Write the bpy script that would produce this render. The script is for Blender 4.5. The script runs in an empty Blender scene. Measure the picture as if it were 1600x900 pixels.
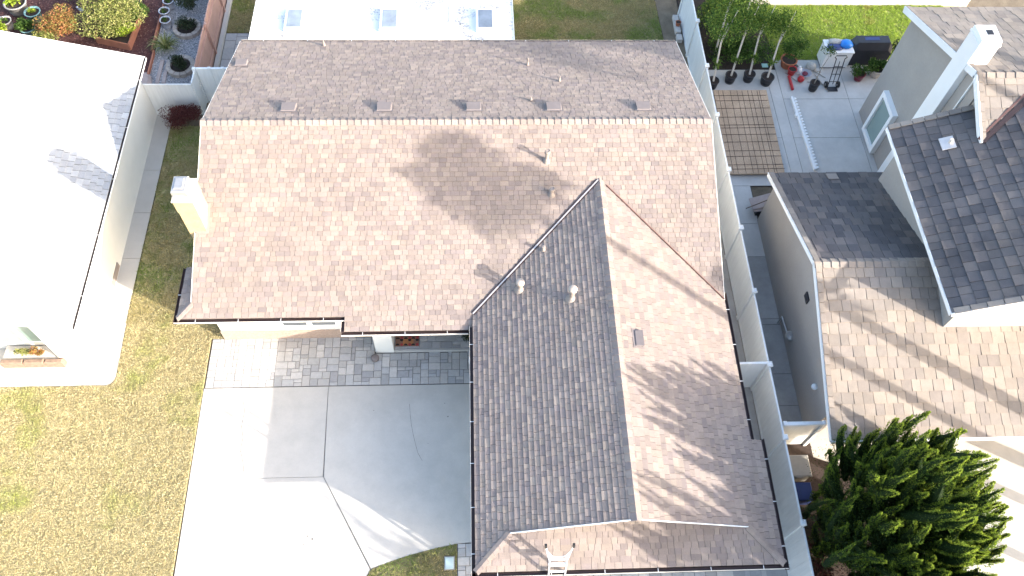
import bpy, math, random
import numpy as np
from mathutils import Vector, Matrix
PI = math.pi; R = math.radians
random.seed(7); rng = np.random.default_rng(7)
scn = bpy.context.scene
C = scn.collection

# ------------------------------------------------------------------ camera, sky, sun, exposure
CAM_H = 24.08
cam_d = bpy.data.cameras.new('drone_camera'); cam = bpy.data.objects.new('drone_camera', cam_d); C.objects.link(cam)
cam_d.sensor_width = 36.0; cam_d.lens = 28.876; cam_d.clip_end = 3000; cam_d.clip_start = 0.5
def cam_axes(th, roll, yaw):
    d = Vector((0, math.sin(th), -math.cos(th))); r = Vector((1, 0, 0)); u = Vector((0, math.cos(th), math.sin(th)))
    r2 = r*math.cos(roll) + u*math.sin(roll); u2 = -r*math.sin(roll) + u*math.cos(roll)
    Z = Matrix.Rotation(yaw, 3, 'Z')
    return Z@r2, Z@u2, Z@d
r_, u_, d_ = cam_axes(0.5298, 0.0636, -0.0885)
M = Matrix((r_, u_, -d_)).transposed().to_4x4(); M.translation = (0, 0, CAM_H)
cam.matrix_world = M; scn.camera = cam
scn.render.resolution_x = 1024; scn.render.resolution_y = 576

SUN_AZ, SUN_EL = R(-29), R(20)          # azimuth counter-clockwise from +X
SUN = Vector((math.cos(SUN_EL)*math.cos(SUN_AZ), math.cos(SUN_EL)*math.sin(SUN_AZ), math.sin(SUN_EL)))
W = bpy.data.worlds.new('World'); scn.world = W; W.use_nodes = True
nt = W.node_tree; nt.nodes.clear()
sky = nt.nodes.new('ShaderNodeTexSky'); sky.sky_type = 'NISHITA'; sky.sun_disc = False
sky.sun_elevation = SUN_EL; sky.sun_rotation = math.atan2(SUN.x, SUN.y); sky.air_density = 1.0; sky.dust_density = 3.0; sky.ozone_density = 0.6
bg = nt.nodes.new('ShaderNodeBackground'); bg.inputs['Strength'].default_value = 0.15
wo = nt.nodes.new('ShaderNodeOutputWorld')
nt.links.new(sky.outputs[0], bg.inputs[0]); nt.links.new(bg.outputs[0], wo.inputs[0])
sd = bpy.data.lights.new('sun', 'SUN'); sd.energy = 2.75; sd.angle = R(0.55); sd.color = (1.0, 0.935, 0.85)
so = bpy.data.objects.new('sun', sd); C.objects.link(so)
so.rotation_euler = (-SUN).to_track_quat('-Z', 'Y').to_euler(); so.location = SUN*60
vs = scn.view_settings; vs.view_transform = 'Standard'; vs.look = 'None'; vs.exposure = 2.24; vs.gamma = 1.0; vs.use_curve_mapping = False

# ------------------------------------------------------------------ helpers: meshes and objects
class MB:
    def __init__(s): s.v = []; s.f = []; s.t = []
    def add(s, vs, fs, tone=None):
        n = len(s.v); s.v += [tuple(p) for p in vs]; s.f += [tuple(i+n for i in f) for f in fs]
        s.t += [tone if tone is not None else (.5, .5, .5, 1)]*len(fs)
        return s
    def box(s, x0, x1, y0, y1, z0, z1, tone=None):
        return s.add([(x0,y0,z0),(x1,y0,z0),(x1,y1,z0),(x0,y1,z0),(x0,y0,z1),(x1,y0,z1),(x1,y1,z1),(x0,y1,z1)],
                     [(0,3,2,1),(4,5,6,7),(0,1,5,4),(1,2,6,5),(2,3,7,6),(3,0,4,7)], tone)
    def bbox(s, x0, x1, y0, y1, z0, z1, b=.01, tone=None):   # box with chamfered upper edges
        v = [(x0,y0,z0),(x1,y0,z0),(x1,y1,z0),(x0,y1,z0),(x0,y0,z1-b),(x1,y0,z1-b),(x1,y1,z1-b),(x0,y1,z1-b),
             (x0+b,y0+b,z1),(x1-b,y0+b,z1),(x1-b,y1-b,z1),(x0+b,y1-b,z1)]
        return s.add(v, [(0,3,2,1),(8,9,10,11),(0,1,5,4),(1,2,6,5),(2,3,7,6),(3,0,4,7),(4,5,9,8),(5,6,10,9),(6,7,11,10),(7,4,8,11)], tone)
    def prism(s, poly, z0, z1, tone=None):                   # polygon in plan extruded upward
        n = len(poly); ar = sum(poly[i][0]*poly[(i+1)%n][1]-poly[(i+1)%n][0]*poly[i][1] for i in range(n))
        if ar < 0: poly = poly[::-1]
        v = [(x,y,z0) for x,y in poly]+[(x,y,z1) for x,y in poly]
        return s.add(v, [tuple(range(n-1,-1,-1)), tuple(range(n,2*n))]+[(i,(i+1)%n,n+(i+1)%n,n+i) for i in range(n)], tone)
    def ext(s, pts, off, tone=None):                         # 3-D polygon extruded by a vector
        n = len(pts); o = Vector(off); v = [tuple(p) for p in pts]+[tuple(Vector(p)+o) for p in pts]
        return s.add(v, [tuple(range(n)), tuple(range(2*n-1,n-1,-1))]+[(i,n+i,n+(i+1)%n,(i+1)%n) for i in range(n)], tone)
    def bar(s, p, q, w, h=None, up=(0,0,1), tone=None):      # box from p to q, width w, height h
        p = Vector(p); q = Vector(q); h = h or w; d = (q-p).normalized(); up = Vector(up)
        if abs(d.dot(up)) > .98: up = Vector((0,1,0))
        sx = d.cross(up).normalized(); sz = sx.cross(d)
        c = [sx*(a*w/2)+sz*(b*h/2) for a,b in ((-1,-1),(1,-1),(1,1),(-1,1))]
        return s.add([p+k for k in c]+[q+k for k in c], [(0,1,2,3),(7,6,5,4),(0,4,5,1),(1,5,6,2),(2,6,7,3),(3,7,4,0)], tone)
    def tube(s, pts, r, n=8, tone=None, cap=True):
        pts = [Vector(p) for p in pts]; rs = r if isinstance(r,(list,tuple)) else [r]*len(pts)
        base = len(s.v); up = Vector((0.13,0.2,1)).normalized(); ring = []
        for i,p in enumerate(pts):
            d = (pts[min(i+1,len(pts)-1)]-pts[max(i-1,0)]).normalized()
            if abs(d.dot(up)) > .97: up = Vector((1,.1,0)).normalized()
            a = d.cross(up).normalized(); b = a.cross(d)
            ring += [p+(a*math.cos(2*PI*k/n)+b*math.sin(2*PI*k/n))*rs[i] for k in range(n)]
        f = [(i*n+k, i*n+(k+1)%n, (i+1)*n+(k+1)%n, (i+1)*n+k) for i in range(len(pts)-1) for k in range(n)]
        if cap: f += [tuple(range(n-1,-1,-1)), tuple((len(pts)-1)*n+k for k in range(n))]
        return s.add(ring, f, tone)
    def lathe(s, c, prof, n=20, tone=None, sx=1, sy=1):      # prof [(r,z)], closed at r=0
        v = [(c[0]+r*sx*math.cos(2*PI*k/n), c[1]+r*sy*math.sin(2*PI*k/n), c[2]+z) for r,z in prof for k in range(n)]
        f = [(i*n+k, i*n+(k+1)%n, (i+1)*n+(k+1)%n, (i+1)*n+k) for i in range(len(prof)-1) for k in range(n)]
        f += [tuple((len(prof)-1)*n+k for k in range(n)), tuple(range(n-1,-1,-1))]
        return s.add(v, f, tone)
MATS = {}
def mesh_obj(name, mb, mat, smooth=False):
    me = bpy.data.meshes.new(name); me.from_pydata(mb.v, [], mb.f); me.materials.append(MATS[mat])
    at = me.attributes.new('tab', 'FLOAT_COLOR', 'FACE')
    at.data.foreach_set('color', np.array(mb.t, dtype=np.float32).ravel())
    if smooth: me.polygons.foreach_set('use_smooth', [True]*len(me.polygons))
    me.update()
    o = bpy.data.objects.new(name, me); C.objects.link(o); return o
def np_obj(name, verts, faces, tone, mat):                   # big meshes from arrays (faces M x k)
    me = bpy.data.meshes.new(name); k = faces.shape[1]
    me.vertices.add(len(verts)); me.vertices.foreach_set('co', verts.astype(np.float32).ravel())
    me.loops.add(faces.size); me.loops.foreach_set('vertex_index', faces.astype(np.int32).ravel())
    me.polygons.add(len(faces)); me.polygons.foreach_set('loop_start', np.arange(0, faces.size, k, dtype=np.int32))
    me.update(calc_edges=True)
    at = me.attributes.new('tab', 'FLOAT_COLOR', 'FACE'); at.data.foreach_set('color', tone.astype(np.float32).ravel())
    me.materials.append(MATS[mat]); o = bpy.data.objects.new(name, me); C.objects.link(o); return o
def tag(o, label, cat, group=None, kind=None):
    if label: o['label'] = label
    if cat: o['category'] = cat
    if group: o['group'] = group
    if kind: o['kind'] = kind
    return o
def thing(name, label, cat, loc=(0,0,0), group=None):
    o = bpy.data.objects.new(name, None); C.objects.link(o); o.location = loc; o.empty_display_size = .3
    return tag(o, label, cat, group)
def put(o, parent):                                          # parent, meshes being in world coordinates
    o.parent = parent
    if parent.parent is None: o.location = tuple(-k for k in parent.location)
    return o
def part(name, mb, mat, parent, smooth=False, label=None, kind=None):
    o = put(mesh_obj(name, mb, mat, smooth), parent)
    if label: o['label'] = label
    if kind: o['kind'] = kind
    return o
def struct(name, mb, mat, label=None):
    o = mesh_obj(name, mb, mat); o['kind'] = 'structure'
    if label: o['label'] = label
    return o
def solo(name, mb, mat, label, cat, group=None, smooth=False):
    return tag(mesh_obj(name, mb, mat, smooth), label, cat, group)

# ------------------------------------------------------------------ materials (all procedural)
def mat(name, build):
    m = bpy.data.materials.new(name); m.use_nodes = True; n = m.node_tree
    for x in list(n.nodes): n.nodes.remove(x)
    out = n.nodes.new('ShaderNodeOutputMaterial'); b = n.nodes.new('ShaderNodeBsdfPrincipled')
    n.links.new(b.outputs[0], out.inputs[0]); build(n, b, out); MATS[name] = m
def N(n, t, **k):
    x = n.nodes.new(t)
    for a, v in k.items():
        if a in x.inputs: x.inputs[a].default_value = v
        else: setattr(x, a, v)
    return x
def noise(n, scale, detail=4, rough=.55, co=None):
    x = N(n, 'ShaderNodeTexNoise'); x.inputs['Scale'].default_value = scale; x.inputs['Detail'].default_value = detail; x.inputs['Roughness'].default_value = rough
    if co is None:
        co = n.nodes.new('ShaderNodeNewGeometry').outputs['Position']
    n.links.new(co, x.inputs['Vector']); return x.outputs['Fac']
def ramp(n, fac, stops, interp='LINEAR'):
    x = n.nodes.new('ShaderNodeValToRGB'); e = x.color_ramp; e.interpolation = interp
    while len(e.elements) < len(stops): e.elements.new(.5)
    for k, (p, c) in zip(e.elements, stops): k.position = p; k.color = (*c, 1)
    n.links.new(fac, x.inputs[0]); return x.outputs[0]
def mix(n, a, b, fac, mode='MIX'):
    x = n.nodes.new('ShaderNodeMix'); x.data_type = 'RGBA'; x.blend_type = mode
    for s, v in ((0, fac), (6, a), (7, b)):
        if isinstance(v, (int, float)): x.inputs[s].default_value = v
        elif isinstance(v, tuple): x.inputs[s].default_value = (*v, 1)
        else: n.links.new(v, x.inputs[s])
    return x.outputs[2]
def mul(n, a, lo, hi, fac): return mix(n, a, ramp(n, fac, [(0.25, (lo,)*3), (0.75, (hi,)*3)]), 1.0, 'MULTIPLY')
def tabsep(n):
    a = n.nodes.new('ShaderNodeAttribute'); a.attribute_name = 'tab'; s = n.nodes.new('ShaderNodeSeparateColor'); n.links.new(a.outputs['Color'], s.inputs[0]); return s.outputs
def bump(n, b, h, strength, dist=.01):
    x = n.nodes.new('ShaderNodeBump'); x.inputs['Strength'].default_value = strength; x.inputs['Distance'].default_value = dist
    n.links.new(h, x.inputs['Height']); n.links.new(x.outputs[0], b.inputs['Normal'])
def shingle_mat(name, cols, lo=.93, hi=1.06, rough=.92):
    def f(n, b, out):
        t = tabsep(n); k = len(cols)
        c = ramp(n, t[0], [((i+.0)/k, q) for i, q in enumerate(cols)], 'CONSTANT')
        c = mul(n, c, .92, 1.07, t[1])
        c = mul(n, c, lo, hi, noise(n, .55, 3)); c = mul(n, c, .9, 1.08, noise(n, 4.0, 3)); g = noise(n, 120, 2, .7); c = mul(n, c, .72, 1.25, g)
        n.links.new(c, b.inputs['Base Color']); b.inputs['Roughness'].default_value = rough; b.inputs['Specular IOR Level'].default_value = .25
        bump(n, b, g, .5, .006)
    mat(name, f)
shingle_mat('shingle_brown', [(.250,.205,.181),(.268,.220,.191),(.239,.196,.177),(.278,.229,.194),(.257,.210,.184),(.226,.186,.172),(.263,.216,.189)])
shingle_mat('shingle_white', [(.37,.378,.387),(.40,.405,.41),(.35,.358,.37),(.39,.395,.40)], .95, 1.03)
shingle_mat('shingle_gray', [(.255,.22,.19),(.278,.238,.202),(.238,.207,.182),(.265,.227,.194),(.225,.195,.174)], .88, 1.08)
shingle_mat('shingle_gray_dark', [(.125,.115,.115),(.15,.132,.125),(.105,.098,.102),(.135,.12,.118),(.095,.09,.095)], .85, 1.1)  # darker copy of the gray shingle tones, for lower back and left upper slopes
shingle_mat('shingle_deck', [(.10,.085,.08),(.11,.09,.085)])
def plain(name, col, rough=.6, var=.06, scale=3.0, bmp=0, bscale=60, metal=0, spec=.4, var2=None):
    def f(n, b, out):
        c = mix(n, col, col, 0.0)
        c = mul(n, c, 1-var, 1+var, noise(n, scale, 5))
        if var2: c = mul(n, c, 1-var2[0], 1+var2[0], noise(n, var2[1], 4, .7))
        n.links.new(c, b.inputs['Base Color']); b.inputs['Roughness'].default_value = rough; b.inputs['Metallic'].default_value = metal; b.inputs['Specular IOR Level'].default_value = spec
        if bmp: bump(n, b, noise(n, bscale, 3), bmp, .01)
    mat(name, f)
plain('stucco_white', (.74,.72,.66), .9, .04, 1.5, .4, 90)
plain('stucco_gray', (.33,.305,.28), .92, .05, 1.2, .4, 90, var2=(.05,14))
plain('stucco_tan', (.62,.58,.50), .9, .05, 1.5, .4, 90)
plain('chimney_paint', (.37,.29,.17), .9, .12, 5, .5, 40, var2=(.12,25))
plain('chimney_crown', (.46,.42,.36), .9, .12, 6, .4, 40)
plain('white_paint', (.80,.80,.79), .45, .02, 2)
def f(n, b, out):
    co = n.nodes.new('ShaderNodeNewGeometry').outputs['Position']; mp = n.nodes.new('ShaderNodeMapping'); mp.inputs['Scale'].default_value = (6,6,.5); n.links.new(co, mp.inputs[0])
    c = mul(n, mix(n, (.74,.755,.755), (.74,.755,.755), 0.0), .88, 1.06, noise(n, 1.6, 5, .7, mp.outputs[0])); c = mul(n, c, .95, 1.04, noise(n, .9, 3))
    n.links.new(c, b.inputs['Base Color']); b.inputs['Roughness'].default_value = .45
mat('vinyl_white', f)
plain('trim_cream', (.72,.66,.58), .5, .03, 2)
plain('gutter_dark', (.045,.028,.028), .5, .1, 4)
plain('trim_brown', (.16,.085,.07), .5, .1, 4)
plain('metal_gray', (.42,.41,.40), .4, .1, 6, metal=.6)
plain('flashing', (.62,.58,.56), .4, .08, 4, metal=.4)
plain('vent_paint', (.26,.22,.195), .6, .1, 5)
plain('vent_tan', (.38,.32,.27), .6, .1, 5)
plain('vent_dark', (.17,.145,.14), .6, .1, 5)
plain('aluminium', (.80,.80,.78), .35, .04, 5, metal=.35)
plain('black_plastic', (.02,.02,.024), .45, .1, 6)
plain('black_cover', (.022,.024,.032), .4, .2, 3, .5, 8)
plain('rubber', (.02,.02,.02), .7, .1, 6)
plain('black_metal', (.025,.025,.03), .4, .1, 6)
plain('red_plastic', (.45,.03,.035), .35, .1, 5)
plain('burgundy', (.16,.02,.04), .35, .1, 5)
plain('blue_plastic', (.02,.20,.62), .3, .15, 6, .4, 20)
plain('navy', (.03,.05,.16), .4, .1, 5)
plain('terracotta', (.36,.13,.07), .8, .12, 6)
plain('pot_teal', (.22,.38,.36), .35, .12, 5)
plain('pot_blue', (.40,.43,.50), .5, .08, 5)
plain('pot_gray', (.27,.26,.25), .7, .15, 5)
plain('pot_beige', (.58,.52,.46), .6, .1, 5)
plain('soil', (.035,.026,.022), .95, .35, 9, .8, 40)
plain('bed_soil', (.05,.035,.03), .95, .35, 9, .8, 40)
plain('mulch', (.075,.032,.030), .95, .45, 14, .9, 45, var2=(.4,40))
plain('earth', (.15,.12,.085), .95, .3, 2.5, .6, 30, var2=(.25,22))
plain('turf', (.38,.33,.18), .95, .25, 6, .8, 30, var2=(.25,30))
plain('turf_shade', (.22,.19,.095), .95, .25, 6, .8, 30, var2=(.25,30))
plain('bark', (.30,.27,.23), .9, .25, 14, .5, 40)
plain('bark_pale', (.52,.48,.42), .9, .15, 14, .4, 40)
plain('joint', (.27,.26,.245), .95, .15, 10)
plain('bark_dark', (.12,.085,.06), .9, .25, 14, .5, 40)
plain('wood_pink', (.40,.255,.215), .85, .10, 2.5, .3, 50)
plain('wood_gray', (.36,.30,.28), .85, .12, 4, .3, 50)
plain('wood_red', (.33,.14,.09), .85, .15, 4, .3, 50)
plain('stone_ring', (.38,.33,.29), .9, .14, 9, .5, 50)
plain('stone_planter', (.23,.16,.12), .95, .25, 9, 1.0, 18, var2=(.2,30))
plain('block_gray', (.46,.43,.40), .9, .1, 9, .5, 50)
plain('foam_gray', (.40,.39,.36), .7, .25, 14, .6, 25)
plain('glass_green', (.22,.30,.28), .12, .08, 1.2, spec=.8)
plain('glass_blue', (.22,.26,.31), .2, .25, 2.5, spec=.6)
plain('glass_dark', (.10,.11,.12), .12, .15, 2, spec=.8)
plain('bin_gray', (.33,.32,.30), .5, .08, 5)
plain('valve_lid', (.42,.52,.52), .6, .05, 8)
plain('rebar', (.055,.04,.035), .8, .2, 12)
plain('crack', (.10,.095,.09), .95, .2, 20)
plain('hose', (.52,.50,.46), .5, .05, 8)
def f(n, b, out):     # fibre mat
    c = ramp(n, noise(n, 45, 4, .8), [(.3, (.31,.20,.13)), (.5, (.51,.36,.24)), (.72, (.68,.51,.37))])
    c = mul(n, c, .75, 1.15, noise(n, 1.1, 3)); n.links.new(c, b.inputs['Base Color']); b.inputs['Roughness'].default_value = .95; bump(n, b, noise(n, 60, 3), .8, .01)
mat('fibre_mat', f)
def concrete(name, col, stain=.1):
    def f(n, b, out):
        c = mix(n, col, col, 0.0)
        c = mul(n, c, 1-stain, 1+stain*.6, noise(n, .42, 5, .6)); c = mul(n, c, 1-stain*.6, 1+stain*.4, noise(n, 2.3, 4, .7)); c = mul(n, c, .93, 1.06, noise(n, 55, 3, .7))
        n.links.new(c, b.inputs['Base Color']); b.inputs['Roughness'].default_value = .9; bump(n, b, noise(n, 80, 3), .25, .005)
    mat(name, f)
concrete('concrete', (.46,.44,.41), .10)
concrete('concrete_light', (.49,.46,.415), .13)
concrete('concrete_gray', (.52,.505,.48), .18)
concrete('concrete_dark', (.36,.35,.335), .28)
concrete('asphalt', (.055,.055,.058), .15)
def f(n, b, out):
    t = tabsep(n); c = ramp(n, t[0], [(0,(.40,.39,.375)),(.2,(.45,.43,.405)),(.4,(.42,.41,.40)),(.6,(.47,.445,.415)),(.8,(.38,.37,.365))], 'CONSTANT')
    c = mul(n, c, .88, 1.1, t[1]); c = mul(n, c, .88, 1.1, noise(n, 9, 4, .7)); c = mul(n, c, .85, 1.1, noise(n, 90, 2)); n.links.new(c, b.inputs['Base Color']); b.inputs['Roughness'].default_value = .9
    bump(n, b, noise(n, 70, 3), .4, .006)
mat('paver', f)
def f(n, b, out):
    c = ramp(n, noise(n, 30, 3, .8), [(.3,(.10,.105,.12)),(.5,(.25,.26,.28)),(.7,(.46,.46,.47))]); n.links.new(c, b.inputs['Base Color']); b.inputs['Roughness'].default_value = .9
    bump(n, b, noise(n, 35, 3, .8), 1.0, .03)
mat('gravel', f)
def f(n, b, out):      # old white patio roof, grey lichen in blotches
    m = ramp(n, noise(n, 1.1, 5, .7), [(.47,(0,0,0)),(.60,(1,1,1))]); g = ramp(n, noise(n, 12, 4, .8), [(.42,(0,0,0)),(.6,(1,1,1))])
    c = mix(n, (.78,.77,.75), (.20,.19,.18), mix(n, m, g, 1.0, 'MULTIPLY')); n.links.new(c, b.inputs['Base Color']); b.inputs['Roughness'].default_value = .6
mat('patio_white', f)
def leaf(name, cols, trans=.25, patch=None, rough=.6):
    def f(n, b, out):
        t = tabsep(n); k = len(cols)
        c = ramp(n, t[0], [(i/max(1,k-1), q) for i, q in enumerate(cols)]); c = mul(n, c, .8, 1.2, t[1])
        if patch:
            p = ramp(n, noise(n, patch[0], 4, .6), [(patch[2], (0,0,0)), (patch[3], (1,1,1))]); c2 = mul(n, mix(n, patch[1], patch[1], 0.0), .75, 1.25, t[0]); c = mix(n, c, c2, p)
        n.links.new(c, b.inputs['Base Color']); b.inputs['Roughness'].default_value = rough; b.inputs['Specular IOR Level'].default_value = .25
        tr = n.nodes.new('ShaderNodeBsdfTranslucent'); n.links.new(c, tr.inputs[0]); ms = n.nodes.new('ShaderNodeMixShader'); ms.inputs[0].default_value = trans
        n.links.new(b.outputs[0], ms.inputs[1]); n.links.new(tr.outputs[0], ms.inputs[2]); n.links.new(ms.outputs[0], out.inputs[0])
    mat(name, f)
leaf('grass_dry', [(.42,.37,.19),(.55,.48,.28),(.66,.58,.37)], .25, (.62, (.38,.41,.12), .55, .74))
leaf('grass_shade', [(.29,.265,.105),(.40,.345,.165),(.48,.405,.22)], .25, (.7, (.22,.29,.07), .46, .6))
leaf('grass_green', [(.21,.32,.045),(.32,.43,.07),(.44,.52,.12)], .3, (.9, (.40,.34,.12), .60, .72))
leaf('gravel_stone', [(.12,.12,.135),(.24,.24,.26),(.36,.36,.37),(.52,.51,.50)], .0, None, .9)
leaf('mulch_chip', [(.05,.022,.022),(.09,.04,.036),(.12,.05,.045),(.20,.12,.10)], .0, None, .95)
leaf('leaf_yellow', [(.10,.13,.03),(.22,.25,.06),(.34,.34,.11),(.30,.27,.12)], .3)
leaf('leaf_bright', [(.13,.20,.02),(.26,.34,.03),(.36,.42,.05)], .3)
leaf('leaf_red', [(.22,.22,.06),(.34,.20,.07),(.38,.13,.06),(.20,.22,.05)], .3)
leaf('leaf_mid', [(.03,.07,.012),(.06,.12,.02),(.10,.17,.03)], .3)
leaf('leaf_tree', [(.035,.08,.016),(.07,.14,.026),(.13,.21,.035),(.26,.34,.06)], .4)
leaf('leaf_dark', [(.018,.03,.016),(.03,.045,.022),(.05,.07,.03)], .2)
leaf('leaf_burgundy', [(.06,.018,.02),(.11,.03,.03),(.16,.06,.05)], .2)
leaf('leaf_spider', [(.06,.09,.02),(.14,.17,.05),(.36,.36,.16)], .25)
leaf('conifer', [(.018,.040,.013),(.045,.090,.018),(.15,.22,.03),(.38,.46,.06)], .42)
leaf('palm', [(.04,.06,.02),(.07,.10,.03)], .15)
def f(n, b, out):     # woven door mat: paws and wavy rows, red brown black
    co = n.nodes.new('ShaderNodeNewGeometry').outputs['Position']
    mp = n.nodes.new('ShaderNodeMapping'); mp.inputs['Location'].default_value = (.0,.0,0); n.links.new(co, mp.inputs[0])
    v = n.nodes.new('ShaderNodeTexVoronoi'); v.inputs['Scale'].default_value = 7.0; v.inputs['Randomness'].default_value = .35; n.links.new(mp.outputs[0], v.inputs['Vector'])
    c = ramp(n, v.outputs['Distance'], [(.0,(.03,.02,.02)),(.30,(.05,.025,.02)),(.34,(.33,.09,.07)),(.5,(.36,.20,.11)),(.62,(.28,.17,.12))])
    n.links.new(c, b.inputs['Base Color']); b.inputs['Roughness'].default_value = .95
mat('mat_base', f)
plain('mat_rust', (.40,.17,.07), .95, .1, 30); plain('mat_red', (.34,.05,.05), .95, .1, 30); plain('mat_black', (.025,.02,.02), .95, .1, 30); plain('mat_brown', (.24,.13,.09), .95, .15, 40)
plain('wainscot', (.36,.27,.215), .92, .18, 14, .7, 40, var2=(.2,40))

# ------------------------------------------------------------------ shingle roofs
def clip_rect(poly, a0, a1, b0, b1):
    for ax, lim, keep in ((0,a0,1),(0,a1,-1),(1,b0,1),(1,b1,-1)):
        o = []; n = len(poly)
        for i in range(n):
            p, q = poly[i], poly[(i+1)%n]; dp = (p[ax]-lim)*keep; dq = (q[ax]-lim)*keep
            if dp >= 0: o.append(p)
            if (dp > 0 and dq < 0) or (dp < 0 and dq > 0):
                t = dp/(dp-dq); o.append((p[0]+(q[0]-p[0])*t, p[1]+(q[1]-p[1])*t))
        poly = o
        if len(poly) < 3: return None
    q = [p for i, p in enumerate(poly) if math.dist(p, poly[i-1]) > 1e-4]
    if len(q) < 3: return None
    ar = sum(q[i][0]*q[(i+1)%len(q)][1]-q[(i+1)%len(q)][0]*q[i][1] for i in range(len(q)))/2
    if abs(ar) < 4e-4: return None
    return (q if ar > 0 else q[::-1]), abs(ar)
class Plane:                                  # a = metres along eave, b = horizontal run up the slope
    def __init__(s, o, A, B, slope):
        s.o = Vector(o); s.A = Vector((*A,0)); s.B = Vector((*B,slope)); s.n = s.A.cross(s.B).normalized()
        if s.n.z < 0: s.n = -s.n
    def p(s, a, b, h=0): return s.o+s.A*a+s.B*b+s.n*h
def shingles(pl, poly, e, w0, w1, t0, t1, out, gap=.004, seed=1, e0=0, tone2=None):
    rr = random.Random(seed); amin = min(p[0] for p in poly); amax = max(p[0] for p in poly); bmin = min(p[1] for p in poly)-e0; bmax = max(p[1] for p in poly)
    flip = pl.A.cross(Vector((pl.B.x,pl.B.y,0))).z < 0
    b = bmin
    while b < bmax:
        a = amin-rr.random()*w1; tall = rr.random() < .5
        while a < amax:
            w = rr.uniform(w0, w1); tall = not tall if rr.random() < .75 else tall
            t = (t1 if tall else t0)*rr.uniform(.85, 1.1)
            r = clip_rect(poly, a+gap, a+w-gap, b, b+e)
            if r:
                q, ar = r; n = len(q); tn = (rr.random()*.999, rr.random(), rr.random(), 1)
                top = [pl.p(x, y, .004+t*(1-(y-b)/e)) for x, y in q]; bot = [pl.p(x, y, -.012) for x, y in q]
                fs = [tuple(range(n)) if not flip else tuple(range(n-1,-1,-1))]
                for i in range(n):
                    j = (i+1)%n
                    if q[i][1] > b+e-1e-5 and q[j][1] > b+e-1e-5: continue
                    fs.append((i,n+i,n+j,j) if not flip else (j,n+j,n+i,i))
                out.append((top+bot, fs, tn, ar))
            a += w
        b += e
def emit_shingles(pieces, parent, matname, n_single, full, name='shingle', eye=None, ok=None):
    cp = Vector(eye or (0,0,CAM_H)); sc = []
    for i, (v, fs, tn, ar) in enumerate(pieces):
        c = v[0]
        if ar > full and (ok is None or ok(c)): sc.append((ar/(c-cp).length_squared, i))
    sc.sort(reverse=True); single = set(i for _, i in sc[:n_single]); rest = MB()
    for i, (v, fs, tn, ar) in enumerate(pieces):
        if i in single: part(name, MB().add(v, fs, tn), matname, parent)
        else: rest.add(v, fs, tn)
    part(name+'_field', rest, matname, parent, kind='stuff')
def slab(pl, poly, th, mb, off=-.015):         # roof deck under the shingles
    top = [pl.p(a, b, off) for a, b in poly]
    ar = sum(poly[i][0]*poly[(i+1)%len(poly)][1]-poly[(i+1)%len(poly)][0]*poly[i][1] for i in range(len(poly)))
    mb.ext(top, (0,0,-th))
def caps(p, q, d1, d2, step, parent, matname, w=.15, th=.014, seed=3, name='ridge_cap'):
    p = Vector(p); q = Vector(q); L = (q-p).length; u = (q-p)/L; n = max(1, round(L/step)); rr = random.Random(seed); d1 = Vector(d1).normalized(); d2 = Vector(d2).normalized()
    for i in range(n):
        a = p+u*(L*i/n-.03); b = p+u*(L*(i+1)/n+.012); z0 = Vector((0,0,.035+th)); z1 = Vector((0,0,.035)); tn = (rr.random()*.999, rr.random(), 0, 1)
        lo = Vector((0,0,-.02))
        v = [a+z0, a+z0+d1*w+lo, a+z0+d2*w+lo, b+z1, b+z1+d1*w+lo, b+z1+d2*w+lo]
        v += [k-Vector((0,0,.02)) for k in v]
        f = [(0,1,4,3),(0,3,5,2),(0,2,8,6),(0,6,7,1),(1,7,10,4),(2,5,11,8),(3,4,10,9),(3,9,11,5)]
        part(name, MB().add(v, f, tn), matname, parent)
def gutter(p, q, out, parent, w=.085, h=.065, step=1.15, name='gutter', strap='gutter_strap', m_in='gutter_dark', m_out='trim_cream'):
    p = Vector(p); q = Vector(q); o = Vector(out); mb = MB(); zz = Vector((0,0,1))
    g = mb; g.ext([p, q, q+zz*-.012, p+zz*-.012], o*.008)   # back lip
    g.ext([p-zz*h, q-zz*h, q-zz*(h-.01), p-zz*(h-.01)], o*w); g.ext([p-zz*h, q-zz*h, q, p], o*.008)
    g.ext([p-zz*h+o*w, q-zz*h+o*w, q+o*w, p+o*w], o*.006)
    G = part(name, g, m_in, parent)
    lip = MB(); lip.ext([p-zz*(h-.004)+o*(w+.008), q-zz*(h-.004)+o*(w+.008), q+zz*.008+o*(w+.008), p+zz*.008+o*(w+.008)], o*.008)
    part('gutter_front', lip, m_out, G)
    L = (q-p).length; n = int(L/step)
    for i in range(n):
        c = p+(q-p)*((i+.5)/n); part(strap, MB().bar(c+zz*.006, c+o*(w+.02)+zz*.006, .016, .008), 'aluminium', G)
    return G

# ------------------------------------------------------------------ the setting: ground, lawns, concrete
gnd = MB().add([(-900,-900,-.06),(900,-900,-.06),(900,900,-.06),(-900,900,-.06)], [(0,1,2,3)]); struct('ground', gnd, 'earth')
def sheet(name, poly, z, m): return struct(name, MB().prism(poly, -.055, z), m)
FRONT_LAWN = [(-24,-2.4),(-8.44,-2.4),(-8.52,1.0),(-8.55,12.3),(-8.12,12.3),(-8.12,21.3),(-11.38,21.3),(-11.36,13.7),(-11.30,11.0),(-11.36,10.78),(-11.5,10.70),(-24,10.72)]
sheet('front_lawn', FRONT_LAWN, .0, 'turf')
ISLAND = [(-3.6,2.0),(-3.3,4.45),(-3.03,4.93),(-2.5,5.13),(-1.96,5.29),(-1.2,5.47),(-.62,5.57),(-.62,2.0)]
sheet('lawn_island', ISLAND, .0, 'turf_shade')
BACK_LAWN = [(1.4,22.0),(7.75,22.0),(7.95,25.9),(7.8,30),(1.4,30)]
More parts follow.
